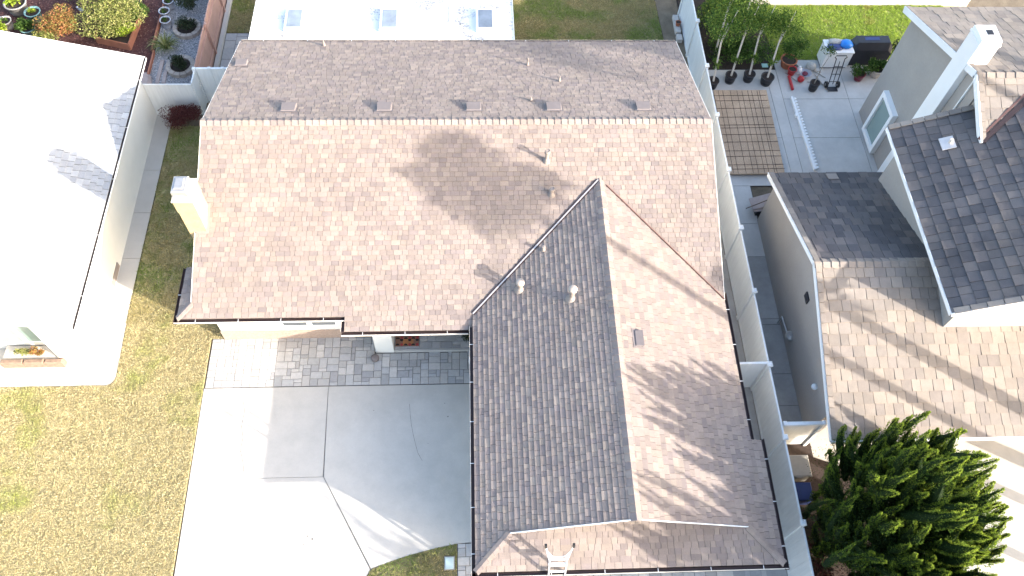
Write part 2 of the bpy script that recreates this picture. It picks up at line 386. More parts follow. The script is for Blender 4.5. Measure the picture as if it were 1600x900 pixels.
sheet('back_lawn', BACK_LAWN, .0, 'turf_shade')
sheet('back_soil', [(7.76,22.0),(8.8,22.0),(8.8,30),(7.82,30),(7.97,25.9)], .004, 'earth')
SIDE_LAWN = [(-10.02,26.3),(-8.0,26.3),(-8.0,30),(-10.02,30)]
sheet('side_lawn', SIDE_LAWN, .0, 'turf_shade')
R_LAWN = [(12.45,24.75),(21,24.75),(21,28.0),(12.2,28.0)]
sheet('right_lawn', R_LAWN, .0, 'turf')
# driveway slabs with real joints
G = .006
drive = struct('driveway', MB().prism([(-8.42,-2.4),(8.3,-2.4),(8.3,3.6),(-.13,3.6),(-.13,10.54),(-8.50,10.54)], -.056, -.03), 'joint')
slabs = [[(-8.50,7.63+G),(-4.60-G,7.63+G),(-4.66-G,10.54),(-8.52,10.54)],
         [(-4.66+G,10.54),(-4.57+G,7.63),(-3.04+G,4.96),(-2.5,5.14),(-1.96,5.30),(-1.2,5.48),(-.62,5.58),(-.15,5.62),(-.15,10.54)],
         [(-8.50,7.63-G),(-4.58-G,7.63-G),(-3.06-G,4.93),(-3.32,4.43),(-3.62,2.0),(-3.62,-2.4),(-8.40,-2.4)],
         [(-.60,-2.4),(8.3,-2.4),(8.3,3.58),(-.60,3.58)], [(-3.60,-2.4),(-.61,-2.4),(-.61,1.98),(-3.60,1.98)]]
for s in slabs: part('slab', MB().prism(s, -.04, .006), 'concrete_light', drive)
def crack(pts, w=.012, z=.010):
    mb = MB()
    for (x0,y0),(x1,y1) in zip(pts[:-1], pts[1:]):
        d = Vector((x1-x0,y1-y0)).normalized(); nx, ny = -d.y*w/2, d.x*w/2
        mb.add([(x0-nx,y0-ny,z),(x1-nx*.7,y1-ny*.7,z),(x1+nx*.7,y1+ny*.7,z),(x0+nx,y0+ny,z)], [(0,1,2,3)])
    return mb
part('crack', crack([(-7.25,10.1),(-7.16,9.75),(-7.2,9.3),(-7.10,8.9),(-7.13,8.5),(-7.02,8.2),(-6.95,7.9),(-6.9,7.66)]), 'crack', drive)
part('crack', crack([(-2.1,9.9),(-2.06,9.5),(-2.02,9.2),(-1.96,8.9),(-1.87,8.55),(-1.80,8.3),(-1.66,8.05)], .009), 'crack', drive)
for x, y, r in [(-4.9,5.9,.03),(-4.75,5.82,.035),(-4.98,5.68,.02),(-3.2,9.7,.015),(-.9,9.45,.02),(-1.0,9.9,.016),(-1.5,8.6,.012)]:
    part('oil_spot', MB().add([(x+r*random.uniform(.5,1.2)*math.cos(k), y+r*random.uniform(.5,1.2)*math.sin(k), .0105) for k in [i*PI/4 for i in range(8)]], [tuple(range(8))]), 'crack', drive)
sd_ = struct('sidewalk', MB().box(-60,60,-4.0,-2.42,-.056,-.012), 'joint')
for i in range(-12,14): part('slab', MB().box(i*1.5+.006,(i+1)*1.5-.006,-3.99,-2.43,-.04,.008), 'concrete', sd_)
struct('kerb', MB().bbox(-60,60,-4.2,-4.01,-.2,.01,.02), 'concrete'); struct('road', MB().box(-200,200,-13,-4.21,-.2,-.058+.004), 'asphalt')
# pavers laid in random ashlar
def pavers(parent, x0, x1, y0, y1, cell, z, seed=1, inside=None, gap=.006):
    rr = random.Random(seed); nx = int(round((x1-x0)/cell)); ny = int(round((y1-y0)/cell)); cx = (x1-x0)/nx; cy = (y1-y0)/ny; used = set()
    for j in range(ny):
        for i in range(nx):
            if (i,j) in used: continue
            for w, h in rr.sample([(3,2),(2,3),(2,2),(2,2),(2,1),(3,2)], 6)+[(2,1),(1,2),(1,1)]:
                cells = [(i+a,j+b) for a in range(w) for b in range(h)]
                if all(c not in used and c[0] < nx and c[1] < ny for c in cells): break
            used.update(cells); X0 = x0+i*cx; Y0 = y0+j*cy; X1 = X0+w*cx; Y1 = Y0+h*cy
            if inside and not inside((X0+X1)/2, (Y0+Y1)/2): continue
            dz = rr.uniform(-.004,.004)
            part('paver', MB().bbox(X0+gap,X1-gap,Y0+gap,Y1-gap,-.04,z+dz,.008,(rr.random()*.999,rr.random(),0,1)), 'paver', parent)
pw = struct('paver_walk', MB().prism([(-8.5,10.56),(-.14,10.56),(-.14,11.69),(-3.2,11.69),(-3.2,12.3),(-8.14,12.3),(-8.5,12.3)], -.05, -.02), 'crack')
pavers(pw, -8.5, -.16, 10.57, 12.27, .125, .008, 4, lambda x, y: y < 11.68 or x < -3.25)
po = struct('porch_floor', MB().box(-3.25,.33,11.72,13.5,-.05,.085), 'concrete_gray')
part('step_edge', MB().box(-2.62,-.2,11.69,11.75,-.05,.125), 'concrete', po)
pavers(po, -2.62, .3, 11.76, 13.4, .13, .12, 9)
ps = struct('paver_strip', MB().prism([(-.61,3.6),(8.3,3.6),(8.3,4.65),(.3,4.65),(-.13,5.6),(-.61,5.6)], -.05, -.02), 'crack')
pavers(ps, -.60, -.14, 3.6, 5.58, .125, .006, 12); pavers(ps, -.13, 8.2, 3.7, 4.62, .16, .006, 13)
# left: concrete side walk and apron
sw = struct('side_walk', MB().prism([(-24,10.74),(-11.55,10.74),(-11.40,10.80),(-11.34,11.0),(-11.40,13.7),(-11.40,21.88),(-12.4,21.88),(-24,21.88)], -.05, -.012), 'crack')
ys = [13.6,15.4,17.3,19.2,21.88]
part('slab', MB().prism([(-24,10.73),(-11.56,10.72),(-11.42,10.77),(-11.35,10.9),(-11.32,11.05),(-11.40,13.59),(-24,13.59)], -.04, .02), 'concrete_light', sw)
for a, b in zip(ys[:-1], ys[1:]): part('slab', MB().box(-12.3,-11.40,a+.008,b-.008,-.04,.02), 'concrete', sw)
# left garden: mulch bed and gravel bed
sheet('mulch_bed', [(-24,22.2),(-12.62,22.2),(-12.80,30),(-24,30)], .0, 'mulch')
sheet('gravel_bed', [(-12.62,22.0),(-10.35,22.0),(-10.35,30),(-12.80,30)], .0, 'gravel')
def inpoly(P, poly):
    x, y = P[:,0], P[:,1]; c = np.zeros(len(P), bool); n = len(poly)
    for i in range(n):
        x0, y0 = poly[i]; x1, y1 = poly[(i+1)%n]
        if y0 == y1: continue
        k = ((y0 > y) != (y1 > y)) & (x < (x1-x0)*(y-y0)/(y1-y0)+x0); c ^= k
    return c
def scatter(name, poly, lim, dens, r0, r1, m, label, cat, flat=.6):
    a = np.array(poly); x0, y0 = np.maximum(a.min(0), lim[:2]); x1, y1 = np.minimum(a.max(0), lim[2:])
    n = int((x1-x0)*(y1-y0)*dens); P = np.c_[rng.uniform(x0,x1,n), rng.uniform(y0,y1,n)]; P = P[inpoly(P, poly)]; n = len(P)
    base = np.array([(1,0,0),(0,1,0),(-1,0,0),(0,-1,0),(0,0,1)],float); th = rng.uniform(0,2*PI,n); r = rng.uniform(r0,r1,n); el = rng.uniform(.5,1.4,n)
    b = base[None]*np.stack([r*el,r/el,r*flat],1)[:,None,:]; c_, s_ = np.cos(th)[:,None], np.sin(th)[:,None]
    v = np.stack([b[:,:,0]*c_-b[:,:,1]*s_+P[:,:1], b[:,:,0]*s_+b[:,:,1]*c_+P[:,1:], b[:,:,2]*rng.uniform(.7,1.3,(n,1))+.002], 2)
    f = np.array([(0,1,4),(1,2,4),(2,3,4),(3,0,4)]); F = (f[None]+np.arange(n)[:,None,None]*5).reshape(-1,3); t = np.repeat(np.c_[rng.random(n), rng.random(n), rng.random(n), np.ones(n)], 4, 0)
    o = np_obj(name, v.reshape(-1,3), F, t, m); return tag(o, label, cat, kind='stuff')
scatter('gravel', [(-12.62,22.0),(-10.35,22.0),(-10.35,29),(-12.75,29)], (-13,22.8,-10,29), 900, .012, .030, 'gravel_stone', 'loose gray gravel around the ring planters', 'gravel')
scatter('mulch_chips', [(-20,22.2),(-12.7,22.2),(-12.80,29),(-20,29)], (-20,23.5,-12.6,29), 260, .015, .045, 'mulch_chip', 'dark reddish mulch chips covering the garden bed', 'mulch', .3)
# paving behind the white fence, left of the house
pl = struct('back_paving', MB().box(-10.03,-8.0,22.8,26.28,-.05,-.02), 'crack')
pavers(pl, -10.02, -8.05, 22.9, 26.27, .21, .004, 22)
# right side yard strip, passage and patio
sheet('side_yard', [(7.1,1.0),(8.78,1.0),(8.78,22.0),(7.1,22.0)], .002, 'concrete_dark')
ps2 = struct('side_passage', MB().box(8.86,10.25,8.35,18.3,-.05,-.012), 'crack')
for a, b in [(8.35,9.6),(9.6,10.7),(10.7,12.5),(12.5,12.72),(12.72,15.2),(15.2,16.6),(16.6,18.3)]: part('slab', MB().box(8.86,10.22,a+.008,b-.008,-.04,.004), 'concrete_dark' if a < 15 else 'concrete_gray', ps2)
pt = struct('patio', MB().prism([(8.86,18.3),(20,18.3),(20,24.2),(8.86,24.2)], -.05, -.014), 'crack')
for x0, x1, y0, y1 in [(8.86,11.9,18.3,20.6),(8.86,11.9,20.6,24.2),(11.9,12.35,18.3,24.2),(12.35,15.0,18.3,20.6),(12.35,15.0,20.6,22.6),(12.35,15.0,22.6,24.75),(15.0,20,18.3,22.6),(15.0,20,22.6,24.75)]:
    part('slab', MB().box(x0+.008,x1-.008,y0+.008,y1-.008,-.04,.002), 'concrete_gray', pt)
sheet('planting_bed', [(8.86,24.2),(12.33,24.2),(12.2,30),(8.86,30)], .002, 'soil')
sheet('right_driveway', [(12.6,-6),(26,-6),(26,9.0),(10.3,9.0),(10.3,7.9),(11.6,7.4),(12.4,6.2)], .003, 'concrete_light')
sheet('right_bed', [(8.86,-6),(12.6,-6),(12.4,6.2),(11.6,7.4),(10.3,7.9),(10.3,8.34),(8.86,8.34)], .001, 'bed_soil')

# ------------------------------------------------------------------ grass (nobody could count it)
def grass(name, poly, lim, dens, h, m, label, lean=.5):
    a = np.array(poly); x0, y0 = np.maximum(a.min(0), lim[:2]); x1, y1 = np.minimum(a.max(0), lim[2:])
    n = int((x1-x0)*(y1-y0)*dens); P = np.c_[rng.uniform(x0,x1,n), rng.uniform(y0,y1,n)]; P = P[inpoly(P, poly)]
    # tufts: pull points together so that the turf has clumps
    pass
    hmap = np.zeros(len(P))
    for cs, wt in ((.075,.55),(.16,.35),(.4,.25)):
        gx = ((P[:,0]+.02*np.sin(P[:,1]*31))/cs).astype(int)-int(x0/cs)+3; gy = ((P[:,1]+.02*np.sin(P[:,0]*29))/cs).astype(int)-int(y0/cs)+3; gr_ = rng.random((gx.max()+3, gy.max()+3)); hmap += wt*gr_[gx,gy]
    hmap = .25+1.15*hmap
    n = len(P); th = rng.uniform(0,2*PI,n); w = rng.uniform(.007,.016,n); H = h*rng.uniform(.5,1.25,n)*hmap
    d = np.c_[np.cos(th), np.sin(th)]; l = rng.normal(0, lean, (n,2))*H[:,None]
    v = np.zeros((n,3,3)); v[:,0,:2] = P-d*w[:,None]; v[:,1,:2] = P+d*w[:,None]; v[:,2,:2] = P+l; v[:,2,2] = H
    tone = np.c_[rng.random(n), rng.random(n), rng.random(n), np.ones(n)]
    o = np_obj(name, v.reshape(-1,3), np.arange(n*3).reshape(-1,3), tone, m); return tag(o, label, 'grass', kind='stuff')
grass('lawn_grass', [p for p in FRONT_LAWN], (-17.5,2.2,-8.1,13.2), 4600, .045, 'grass_dry', 'sunlit yellow dry lawn left of the driveway')
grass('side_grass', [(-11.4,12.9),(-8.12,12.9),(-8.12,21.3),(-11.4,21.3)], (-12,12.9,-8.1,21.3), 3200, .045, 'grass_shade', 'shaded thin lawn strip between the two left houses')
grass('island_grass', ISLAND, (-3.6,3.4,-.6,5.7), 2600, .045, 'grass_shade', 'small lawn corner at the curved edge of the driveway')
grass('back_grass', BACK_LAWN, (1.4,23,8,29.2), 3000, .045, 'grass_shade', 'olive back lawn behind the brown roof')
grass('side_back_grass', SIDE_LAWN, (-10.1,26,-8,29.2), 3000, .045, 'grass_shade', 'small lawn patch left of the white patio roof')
grass('right_grass', R_LAWN, (12.2,24.7,20.5,28), 4000, .06, 'grass_green', 'bright green lawn of the right neighbour')

# ------------------------------------------------------------------ main house
S = .344; XL, XR = -8.33, 7.50; YR, ZR = 17.417, 4.594; YB = 22.89; YE1, YE2 = 11.62, 11.20; XG, ZG = 3.8745, 3.966; YGF = 5.14; YWF = 4.25
XWL, XWR, XW2 = -.08, 7.50, 7.82; YSTEP = 7.55; XS = -3.86
zf = lambda y: ZR-S*(YR-y); zb = lambda y: ZR-S*(y-YR); zl = lambda x: ZG-S*(XG-x); zr = lambda x: ZG-S*(x-XG); zh = lambda y: zl(XWL)+S*(y-YWF)
yv = lambda z: YR-(ZR-z)/S
house = thing('house', 'cream house with brown shingled main roof and garage wing in the middle', 'house', (-.5,13,0))
# walls
wl = MB(); wl.box(-8.1,-3.95,12.3,22.3,-.05,2.52); wl.box(-3.95,.38,13.5,22.3,-.05,2.5); wl.box(.38,7.12,4.72,22.3,-.05,2.5)
wl.ext([(-8.1,12.3,2.521),(-8.1,22.3,2.521),(-8.1,YR,zf(YR)-.14)], (.15,0,0)); wl.ext([(7.0,12.3,2.501),(7.0,22.3,2.501),(7.0,YR,zf(YR)-.14)], (.12,0,0))
part('wall', wl, 'stucco_white', house)
part('wainscot', MB().box(-8.12,-3.95,12.26,12.3,-.04,.52), 'wainscot', house)
for k, (x0, x1) in enumerate([(-6.1,-5.25),(-5.2,-4.35)]):
    w = part('window', MB().box(x0,x1,12.255,12.3,.85,2.1), 'white_paint', house); part('pane', MB().box(x0+.06,x1-.06,12.245,12.257,.92,2.04), 'glass_dark', w)
part('pillar', MB().bbox(-3.22,-2.64,11.70,12.28,-.03,2.36,.015), 'stucco_white', house)
d = part('door', MB().box(-1.9,-.95,13.45,13.5,.1,2.2), 'wood_red', house); part('handle', MB().lathe((-1.05,13.42,1.1), [(.0,0),(.03,.01),(.03,.05),(0,.06)], 10), 'metal_gray', d)
part('garage_door', MB().box(1.0,6.2,4.68,4.72,-.02,2.15), 'white_paint', house)
# roof planes
PF = Plane((0,YE2,zf(YE2)), (1,0), (0,1), S); PB = Plane((0,YB,zb(YB)), (-1,0), (0,-1), S)
PWL = Plane((XWL,0,zl(XWL)), (0,-1), (1,0), S); PWR = Plane((XW2,0,zr(XW2)), (0,1), (-1,0), S); PH = Plane((0,YWF,zl(XWL)), (1,0), (0,1), S)
yiv = yv(ZG); YV1 = yv(zl(XWL)); YV2 = yv(zr(XWR))
polyF = [(x, y-YE2) for x, y in [(-8.72,YE1),(XS,YE1),(XS,YE2),(XWL-.02,YE2),(XWL,YV1),(XG,yiv),(XWR,YV2),(XR,YR),(XL,YR),(XL,YE1+.43)]]
polyB = [(-x, YB-y) for x, y in [(XR,YB),(XL,YB),(XL,YR),(XR,YR)]]
g0 = YGF-YWF                                                      # gablet set-back = hip run
polyWL = [(-y, x-XWL) for x, y in [(XWL,YWF),(XWL,YV1),(XG,yiv),(XG,YGF),(XWL+g0,YGF)]]
polyWR = [(y, XW2-x) for x, y in [(XW2,YWF),(XW2,YSTEP),(XWR,YSTEP),(XWR,YV2),(XG,yiv),(XG,YGF),(XW2-g0,YGF)]]
YGW = 5.50; g1 = YGW-YWF; polyH = [(x, y-YWF) for x, y in [(XWL,YWF),(XW2,YWF),(XW2-g0,YGF),(XW2-g1-.06,YGW),(XWL+g1+.06,YGW),(XWL+g0,YGF)]]
deck = MB()
for p, q in ((PF,polyF),(PB,polyB),(PWL,polyWL),(PWR,polyWR),(PH,polyH)): slab(p, q, .10, deck)
# left Dutch-hip skirt
PS = Plane((-8.72,0,zf(YE1)), (0,-1), (1,0), S); polyS = [(-YE1,0),(-(YE1+.43),.39),(-13.38,.39),(-13.38,0)]
slab(PS, polyS, .08, deck)
roof = part('roof', deck, 'shingle_deck', house)
pc = []
EX = .145
shingles(PF, polyF, EX, .12, .29, .012, .021, pc, seed=11); shingles(PB, polyB, EX, .12, .29, .012, .021, pc, seed=12)
shingles(PWL, polyWL, EX, .12, .29, .020, .025, pc, seed=13); shingles(PWR, polyWR, EX, .12, .29, .012, .021, pc, seed=14)
shingles(PH, polyH, EX, .12, .29, .012, .021, pc, seed=15); shingles(PS, polyS, EX, .12, .29, .012, .02, pc, seed=16)
emit_shingles(pc, roof, 'shingle_brown', 290, .030)
# ridge, hip and gablet caps
caps((XL,YR,ZR), (XR,YR,ZR), (0,-1,-S), (0,1,-S), .215, roof, 'shingle_brown', .16, .028, 5)
caps((XG,YGF-.02,ZG), (XG,yiv,ZG), (-1,0,-S), (1,0,-S), .215, roof, 'shingle_brown', .15, .018, 6)
hipd = Vector((1,1,S)).normalized()
caps((XWL+.03,YWF+.03,zl(XWL)+.005), (XWL+g0,YGF,zl(XWL+g0)), (-1,.6,-.1), (.6,-1,-.1), .215, roof, 'shingle_brown', .10, .010, 7, 'hip_cap')
caps((XW2-.03,YWF+.03,zr(XW2)+.005), (XW2-g0,YGF,zr(XW2-g0)), (1,.6,-.1), (-.6,-1,-.1), .215, roof, 'shingle_brown', .10, .010, 8, 'hip_cap')
caps((-8.70,YE1+.02,zf(YE1)+.01), (XL,YE1+.43,zf(YE1+.43)), (-.6,1,-.1), (.6,-1,-.1), .2, roof, 'shingle_brown', .10, .010, 9, 'hip_cap')
# gablet wall and its trim
gw = MB(); gw.ext([(XWL+g1,YGW,zh(YGW)-.05),(XW2-g1,YGW,zh(YGW)-.05),(XG,YGW,ZG-.14)], (0,.08,0)); part('gablet_wall', gw, 'stucco_white', house)
tr = MB()
for xa in (XWL+g0, XW2-g0): tr.bar((xa,YGF-.012,zh(YGF)+.02), (XG,YGF-.012,ZG+.0), .02, .05)
part('gablet_trim', tr, 'white_paint', house)
# rake boards at the gable ends
for x in (XL-.012, XR+.012):
    y0 = YE1+.43 if x < 0 else YV2
    part('rake_board', MB().bar((x,y0,zf(y0)-.06), (x,YR,ZR-.06), .02, .14), 'trim_cream', house); part('rake_board', MB().bar((x,YB,zb(YB)-.06), (x,YR-.01,ZR-.06), .02, .14), 'trim_cream', house)

# valley flashings: bright on the left, rust brown on the right
vf = MB(); a = Vector((XWL,YV1,zl(XWL)+.045)); b = Vector((XG-.05,yiv-.05,ZG+.03)); vf.bar(a, b, .035, .025); fl = part('valley_flashing', vf, 'flashing', roof)
vf = MB(); off = Vector((-.032,.032,.006)); vf.bar(a+off, b+off, .03, .012); off = Vector((.03,-.03,-.004)); vf.bar(a+off, b+off, .028, .012); part('valley_gap', vf, 'gutter_dark', roof)
vf = MB(); vf.bar((XWR,YV2,zr(XWR)+.04), (XG+.2,yiv-.2,ZG-.03), .03, .03); part('valley_flashing', vf, 'trim_brown', roof)
# gutters
gz = -.03
gutter((-8.81,YE1-.01,zf(YE1)+gz), (XS,YE1-.01,zf(YE1)+gz), (0,-1,0), house)
gutter((XS,YE1-.09,zf(YE2)+gz+.1), (XS,YE2-.02,zf(YE2)+gz+.1), (-1,0,0), house, step=1)
gutter((XS-.09,YE2-.01,zf(YE2)+gz), (XWL-.14,YE2-.01,zf(YE2)+gz), (0,-1,0), house)
gutter((XWL-.01,YWF-.13,zl(XWL)+gz), (XWL-.01,YE2+.05,zl(XWL)+gz), (-1,0,0), house)
gutter((XWL-.13,YWF-.01,zl(XWL)+gz), (XW2+.13,YWF-.01,zl(XWL)+gz), (0,-1,0), house, step=1.2)
gutter((XWR+.01,YSTEP,zr(XWR)+gz), (XWR+.01,YV2+.25,zr(XWR)+gz), (1,0,0), house, m_out='gutter_dark')
gutter((XW2+.01,YWF-.13,zr(XW2)+gz), (XW2+.01,YSTEP+.06,zr(XW2)+gz), (1,0,0), house, m_out='gutter_dark')
gutter((-8.73,YE1-.12,zf(YE1)+gz), (-8.73,13.4,zf(YE1)+gz), (-1,0,0), house, m_out='gutter_dark')
gutter((XL,YB+.01,zb(YB)+gz), (XR,YB+.01,zb(YB)+gz), (0,1,0), house, step=1.5)
# roof vents: low boxes on the back slope and one on the wing
def boxvent(pl, a, b, w, l, m='vent_dark'):
    mb = MB(); P = lambda u, v, h: pl.p(a+u, b+v, h)
    mb.add([P(-w/2-.05,-l/2-.05,.028),P(w/2+.05,-l/2-.05,.028),P(w/2+.05,l/2+.05,.028),P(-w/2-.05,l/2+.05,.028)], [(0,1,2,3)])
    v = [P(-w/2,-l/2,.02),P(w/2,-l/2,.02),P(w/2,l/2,.02),P(-w/2,l/2,.02),P(-w/2+.01,-l/2+.01,.14),P(w/2-.01,-l/2+.01,.14),P(w/2-.03,l/2-.02,.06),P(-w/2+.03,l/2-.02,.06)]
    mb.add(v, [(4,5,6,7),(0,1,5,4),(1,2,6,5),(2,3,7,6),(3,0,4,7)]); o = part('roof_vent', mb, m, roof)
for x0, x1 in [(-6.05,-5.57),(-3.05,-2.57),(-.22,.26),(2.33,2.83),(5.22,5.70)]: boxvent(PB, -(x0+x1)/2, YB-18.16, x1-x0, .36)
boxvent(PB, 7.92, YB-21.15, .42, .30)
boxvent(PWR, 10.16, XW2-4.50, .50, .22, 'vent_dark')
def pipevent(x, y, z, h, r, cap, m='vent_paint'):
    o = part('vent_pipe', MB().tube([(x,y,z-.1),(x,y,z+h)], r, 12), m, roof)
    b = MB().lathe((x,y,z-.06), [(r*2.4,.0),(r*2.1,.06),(r*1.25,.16),(r*1.05,.20)], 16); part('pipe_flashing', b, m, roof, True)
    if cap == 'cone': part('vent_cap', MB().lathe((x,y,z+h), [(r*1.1,-.03),(r*1.7,-.02),(r*1.75,.06),(r*1.2,.09),(.001,.10)], 18), 'vent_tan', roof, True)
    if cap == 'ring': part('vent_cap', MB().lathe((x,y,z+h), [(r*1.2,-.12),(r*1.55,-.10),(r*1.6,.01),(r*1.25,.012),(r*1.2,-.04),(.001,-.045)], 18), 'vent_paint', roof, True)
    if cap == 'flat': part('vent_cap', MB().lathe((x,y,z+h), [(r*1.0,-.02),(r*1.5,-.01),(r*1.5,.015),(.001,.03)], 16), m, roof)
pipevent(2.25,16.15,zf(16.15),.50,.055,'ring'); pipevent(2.37,15.13,zf(15.13),.30,.055,'ring')
pipevent(2.75,11.57,zl(2.75),.52,.075,'cone'); pipevent(1.31,12.18,zl(1.31),.40,.075,'cone'); pipevent(2.06,13.4,zl(2.06),.18,.04,'flat')
pipevent(1.92,21.07,zb(21.07),.34,.028,None); pipevent(2.92,19.92,zb(19.92),.24,.028,None); pipevent(1.88,18.63,zb(18.63),.18,.028,None)
pipevent(-5.3,22.55,zb(22.55),.28,.03,None)
# chimney on the left gable end
ch = MB(); ch.bbox(-8.50,-7.98,14.10,14.86,-.02,4.46,.012); ch.bbox(-8.515,-7.965,14.085,14.875,4.468,4.98,.02); chim = part('chimney', ch, 'chimney_paint', house)
part('chimney_crown', MB().bbox(-8.54,-7.94,14.06,14.90,4.98,5.05,.02), 'chimney_crown', chim)
sp = MB(); sp.bbox(-8.50,-8.08,14.20,14.78,5.15,5.30,.03); sp.bbox(-8.42,-8.16,14.30,14.68,5.302,5.34,.02); part('spark_cap', sp, 'metal_gray', chim)
lg = MB()
for x in (-8.47,-8.09):
    for y in (14.24,14.74): lg.box(x-.012,x+.012,y-.012,y+.012,5.04,5.16)
part('cap_legs', lg, 'metal_gray', chim)
cf = MB(); cf.ext([(-8.30,14.04,zf(14.04)+.03),(-7.92,14.04,zf(14.04)+.03),(-7.92,14.94,zf(14.94)+.03),(-8.30,14.94,zf(14.94)+.03)], (0,0,.008)); part('chimney_flashing', cf, 'vent_paint', roof)
# brown soffit strip on the chimney side

# ------------------------------------------------------------------ left neighbour house
LS = .27; LX, LZ = -11.60, 2.70; LY0, LY1 = 11.32, 22.12; LRX = -19.0
lh = thing('house', 'white neighbour house with pale shingle roof at the left edge', 'house', (-15,16,0))
lw = MB(); lw.box(-26,-12.0,12.05,21.9,-.05,2.6); lw.ext([(-12.0,21.72,2.601),(LRX,21.72,2.601),(LRX,21.72,LZ+LS*(LX-LRX)-.16)], (0,.15,0)); lw.ext([(-12.0,12.05,2.601),(LRX,12.05,2.601),(LRX,12.05,LZ+LS*(LX-LRX)-.16)], (0,.15,0)); part('wall', lw, 'stucco_white', lh)
PL = Plane((LX,0,LZ), (0,-1), (-1,0), LS); PL2 = Plane((2*LRX-LX,0,LZ), (0,1), (1,0), LS)
polyL = [(-LY0,0),(-LY1,0),(-LY1,LX-LRX),(-LY0,LX-LRX)]; polyL2 = [(LY0,0),(LY1,0),(LY1,LX-LRX),(LY0,LX-LRX)]
dk = MB(); slab(PL, polyL, .12, dk); slab(PL2, polyL2, .12, dk); lroof = part('roof', dk, 'shingle_deck', lh)
pc = []; shingles(PL, polyL, .19, .20, .34, .012, .018, pc, seed=31, gap=.010)
emit_shingles(pc, lroof, 'shingle_white', 290, .04, ok=lambda c: c.x > -14.2)
pc = []; shingles(PL2, polyL2, .4, .6, .9, .012, .016, pc, seed=32); emit_shingles(pc, lroof, 'shingle_white', 0, .1, name='far_shingle')
gutter((LX-.01,LY0,LZ-.02), (LX-.01,LY1,LZ-.02), (1,0,0), lh, m_out='white_paint', step=2.0, w=.06)
for y in (LY0-.012, LY1+.012): part('rake_board', MB().bar((LX,y,LZ-.07), (LRX,y,LZ+LS*(LX-LRX)-.07), .02, .16), 'white_paint', lh)
for x0, x1 in [(-14.9,-14.1),(-13.95,-13.55)]:
    w = part('window', MB().box(x0-.06,x1+.06,12.0,12.05,.55,2.0), 'white_paint', lh); part('pane', MB().box(x0,x1,11.985,12.002,.62,1.94), 'glass_green', w)
part('porch_post', MB().bbox(-13.05,-12.80,11.55,11.80,-.02,2.95,.02), 'stucco_white', lh)
part('wall_vent', MB().box(-11.998,-11.97,14.2,15.05,.10,.34), 'vent_paint', lh)
# stone planter in front of it
sp = thing('stone_planter', 'low stone block planter in front of the white house', 'planter', (-13.9,11.6,0))
for i, (x0, x1) in enumerate([(-14.82,-14.14),(-14.12,-13.50),(-13.48,-12.93)]):
    mb = MB(); mb.bbox(x0,x1,11.36,11.52,-.02,.34,.03); part('stone_block', mb, 'stone_planter', sp)
part('stone_block', MB().bbox(-13.09,-12.93,11.54,11.95,-.02,.34,.03), 'stone_planter', sp); part('soil', MB().box(-14.8,-13.1,11.53,12.0,0,.26), 'concrete_light', sp)

# ------------------------------------------------------------------ right neighbour house
rh = thing('house', 'gray stucco neighbour house with weathered roofs at the right', 'house', (15,14,0))
s1 = .35; RX = 9.95; RY, RZ = 12.45, 3.97; RB, RF = 17.02, 7.62; RE = 24.0
s3 = .363; X3 = 15.05; Y3, Z3 = 17.40, 6.60; B3 = 22.3; s2 = .40; X2, Z2 = 12.95, 4.82; Y2a, Y2b = 10.25, 16.88; X2R = 18.4
z1f = lambda y: RZ-s1*(RY-y); z1b = lambda y: RZ-s1*(y-RY); z2 = lambda x: Z2+s2*(x-X2); s3f = .50; z3f = lambda y: Z3-s3f*(Y3-y)
rw = MB(); rw.box(10.2,RE,8.55,16.75,-.05,2.14); rw.ext([(10.2,8.55,2.14),(10.2,16.75,2.14),(10.2,16.75,z1b(16.75)-.12),(10.2,RY,RZ-.14),(10.2,8.55,z1f(8.55)-.12)], (.15,0,0))
rw.box(13.55,RE,10.6,16.6,2.2,Z2-.1); rw.ext([(13.55,10.6,Z2-.1),(X2R,10.6,Z2-.1),(X2R,10.6,z2(X2R)-.14),(13.55,10.6,z2(13.55)-.14)], (0,.15,0))
rw.box(15.24,22.2,16.62,21.9,-.05,4.8); rw.ext([(15.24,21.9,4.8),(15.24,21.9,Z3-s3*(21.9-Y3)-.12),(15.24,Y3,Z3-.14),(15.24,14.9,z3f(14.9)-.12),(15.24,14.9,4.8)], (.15,0,0))
part('wall', rw, 'stucco_gray', rh)
P1F = Plane((0,RF,z1f(RF)), (1,0), (0,1), s1); P1B = Plane((0,RB,z1b(RB)), (-1,0), (0,-1), s1)
P2 = Plane((X2,0,Z2), (0,-1), (1,0), s2); P2R = Plane((2*X2R-X2,0,Z2), (0,1), (-1,0), s2)
P3F = Plane((0,Y3-6,Z3-s3f*6), (1,0), (0,1), s3f); P3B = Plane((0,B3,Z3-s3*(B3-Y3)), (-1,0), (0,-1), s3)
xv = lambda y: X2+(z3f(y)-Z2)/s2; YV3 = Y3-(Z3-z2(X3))/s3f          # valley between the upper roofs
YV4 = Y3-(Z3-z2(X2R))/s3f
q1f = [(RX,0),(RE,0),(RE,RY-RF),(RX,RY-RF)]; q1b = [(-RX,0),(-RE,0),(-RE,RB-RY),(-RX,RB-RY)]
q2 = [(-Y2a,0),(-Y2b,0),(-Y2b,15.22-X2),(-YV3,X3-X2),(-YV4,X2R-X2),(-Y2a,X2R-X2)]
q3f = [(X3,YV3-Y3+6),(X2R,YV4-Y3+6),(X2R+1.0,6),(X3,6)] if YV4 < Y3 else [(X3,YV3-Y3+6),(xv(Y3),6),(X3,6)]
q3b = [(-X3,0),(-22.4,0),(-22.4,B3-Y3),(-X3,B3-Y3)]; q2r = [(Y2a,0),(16.5,0),(16.5,X2R-X2),(Y2a,X2R-X2)]
dk = MB()
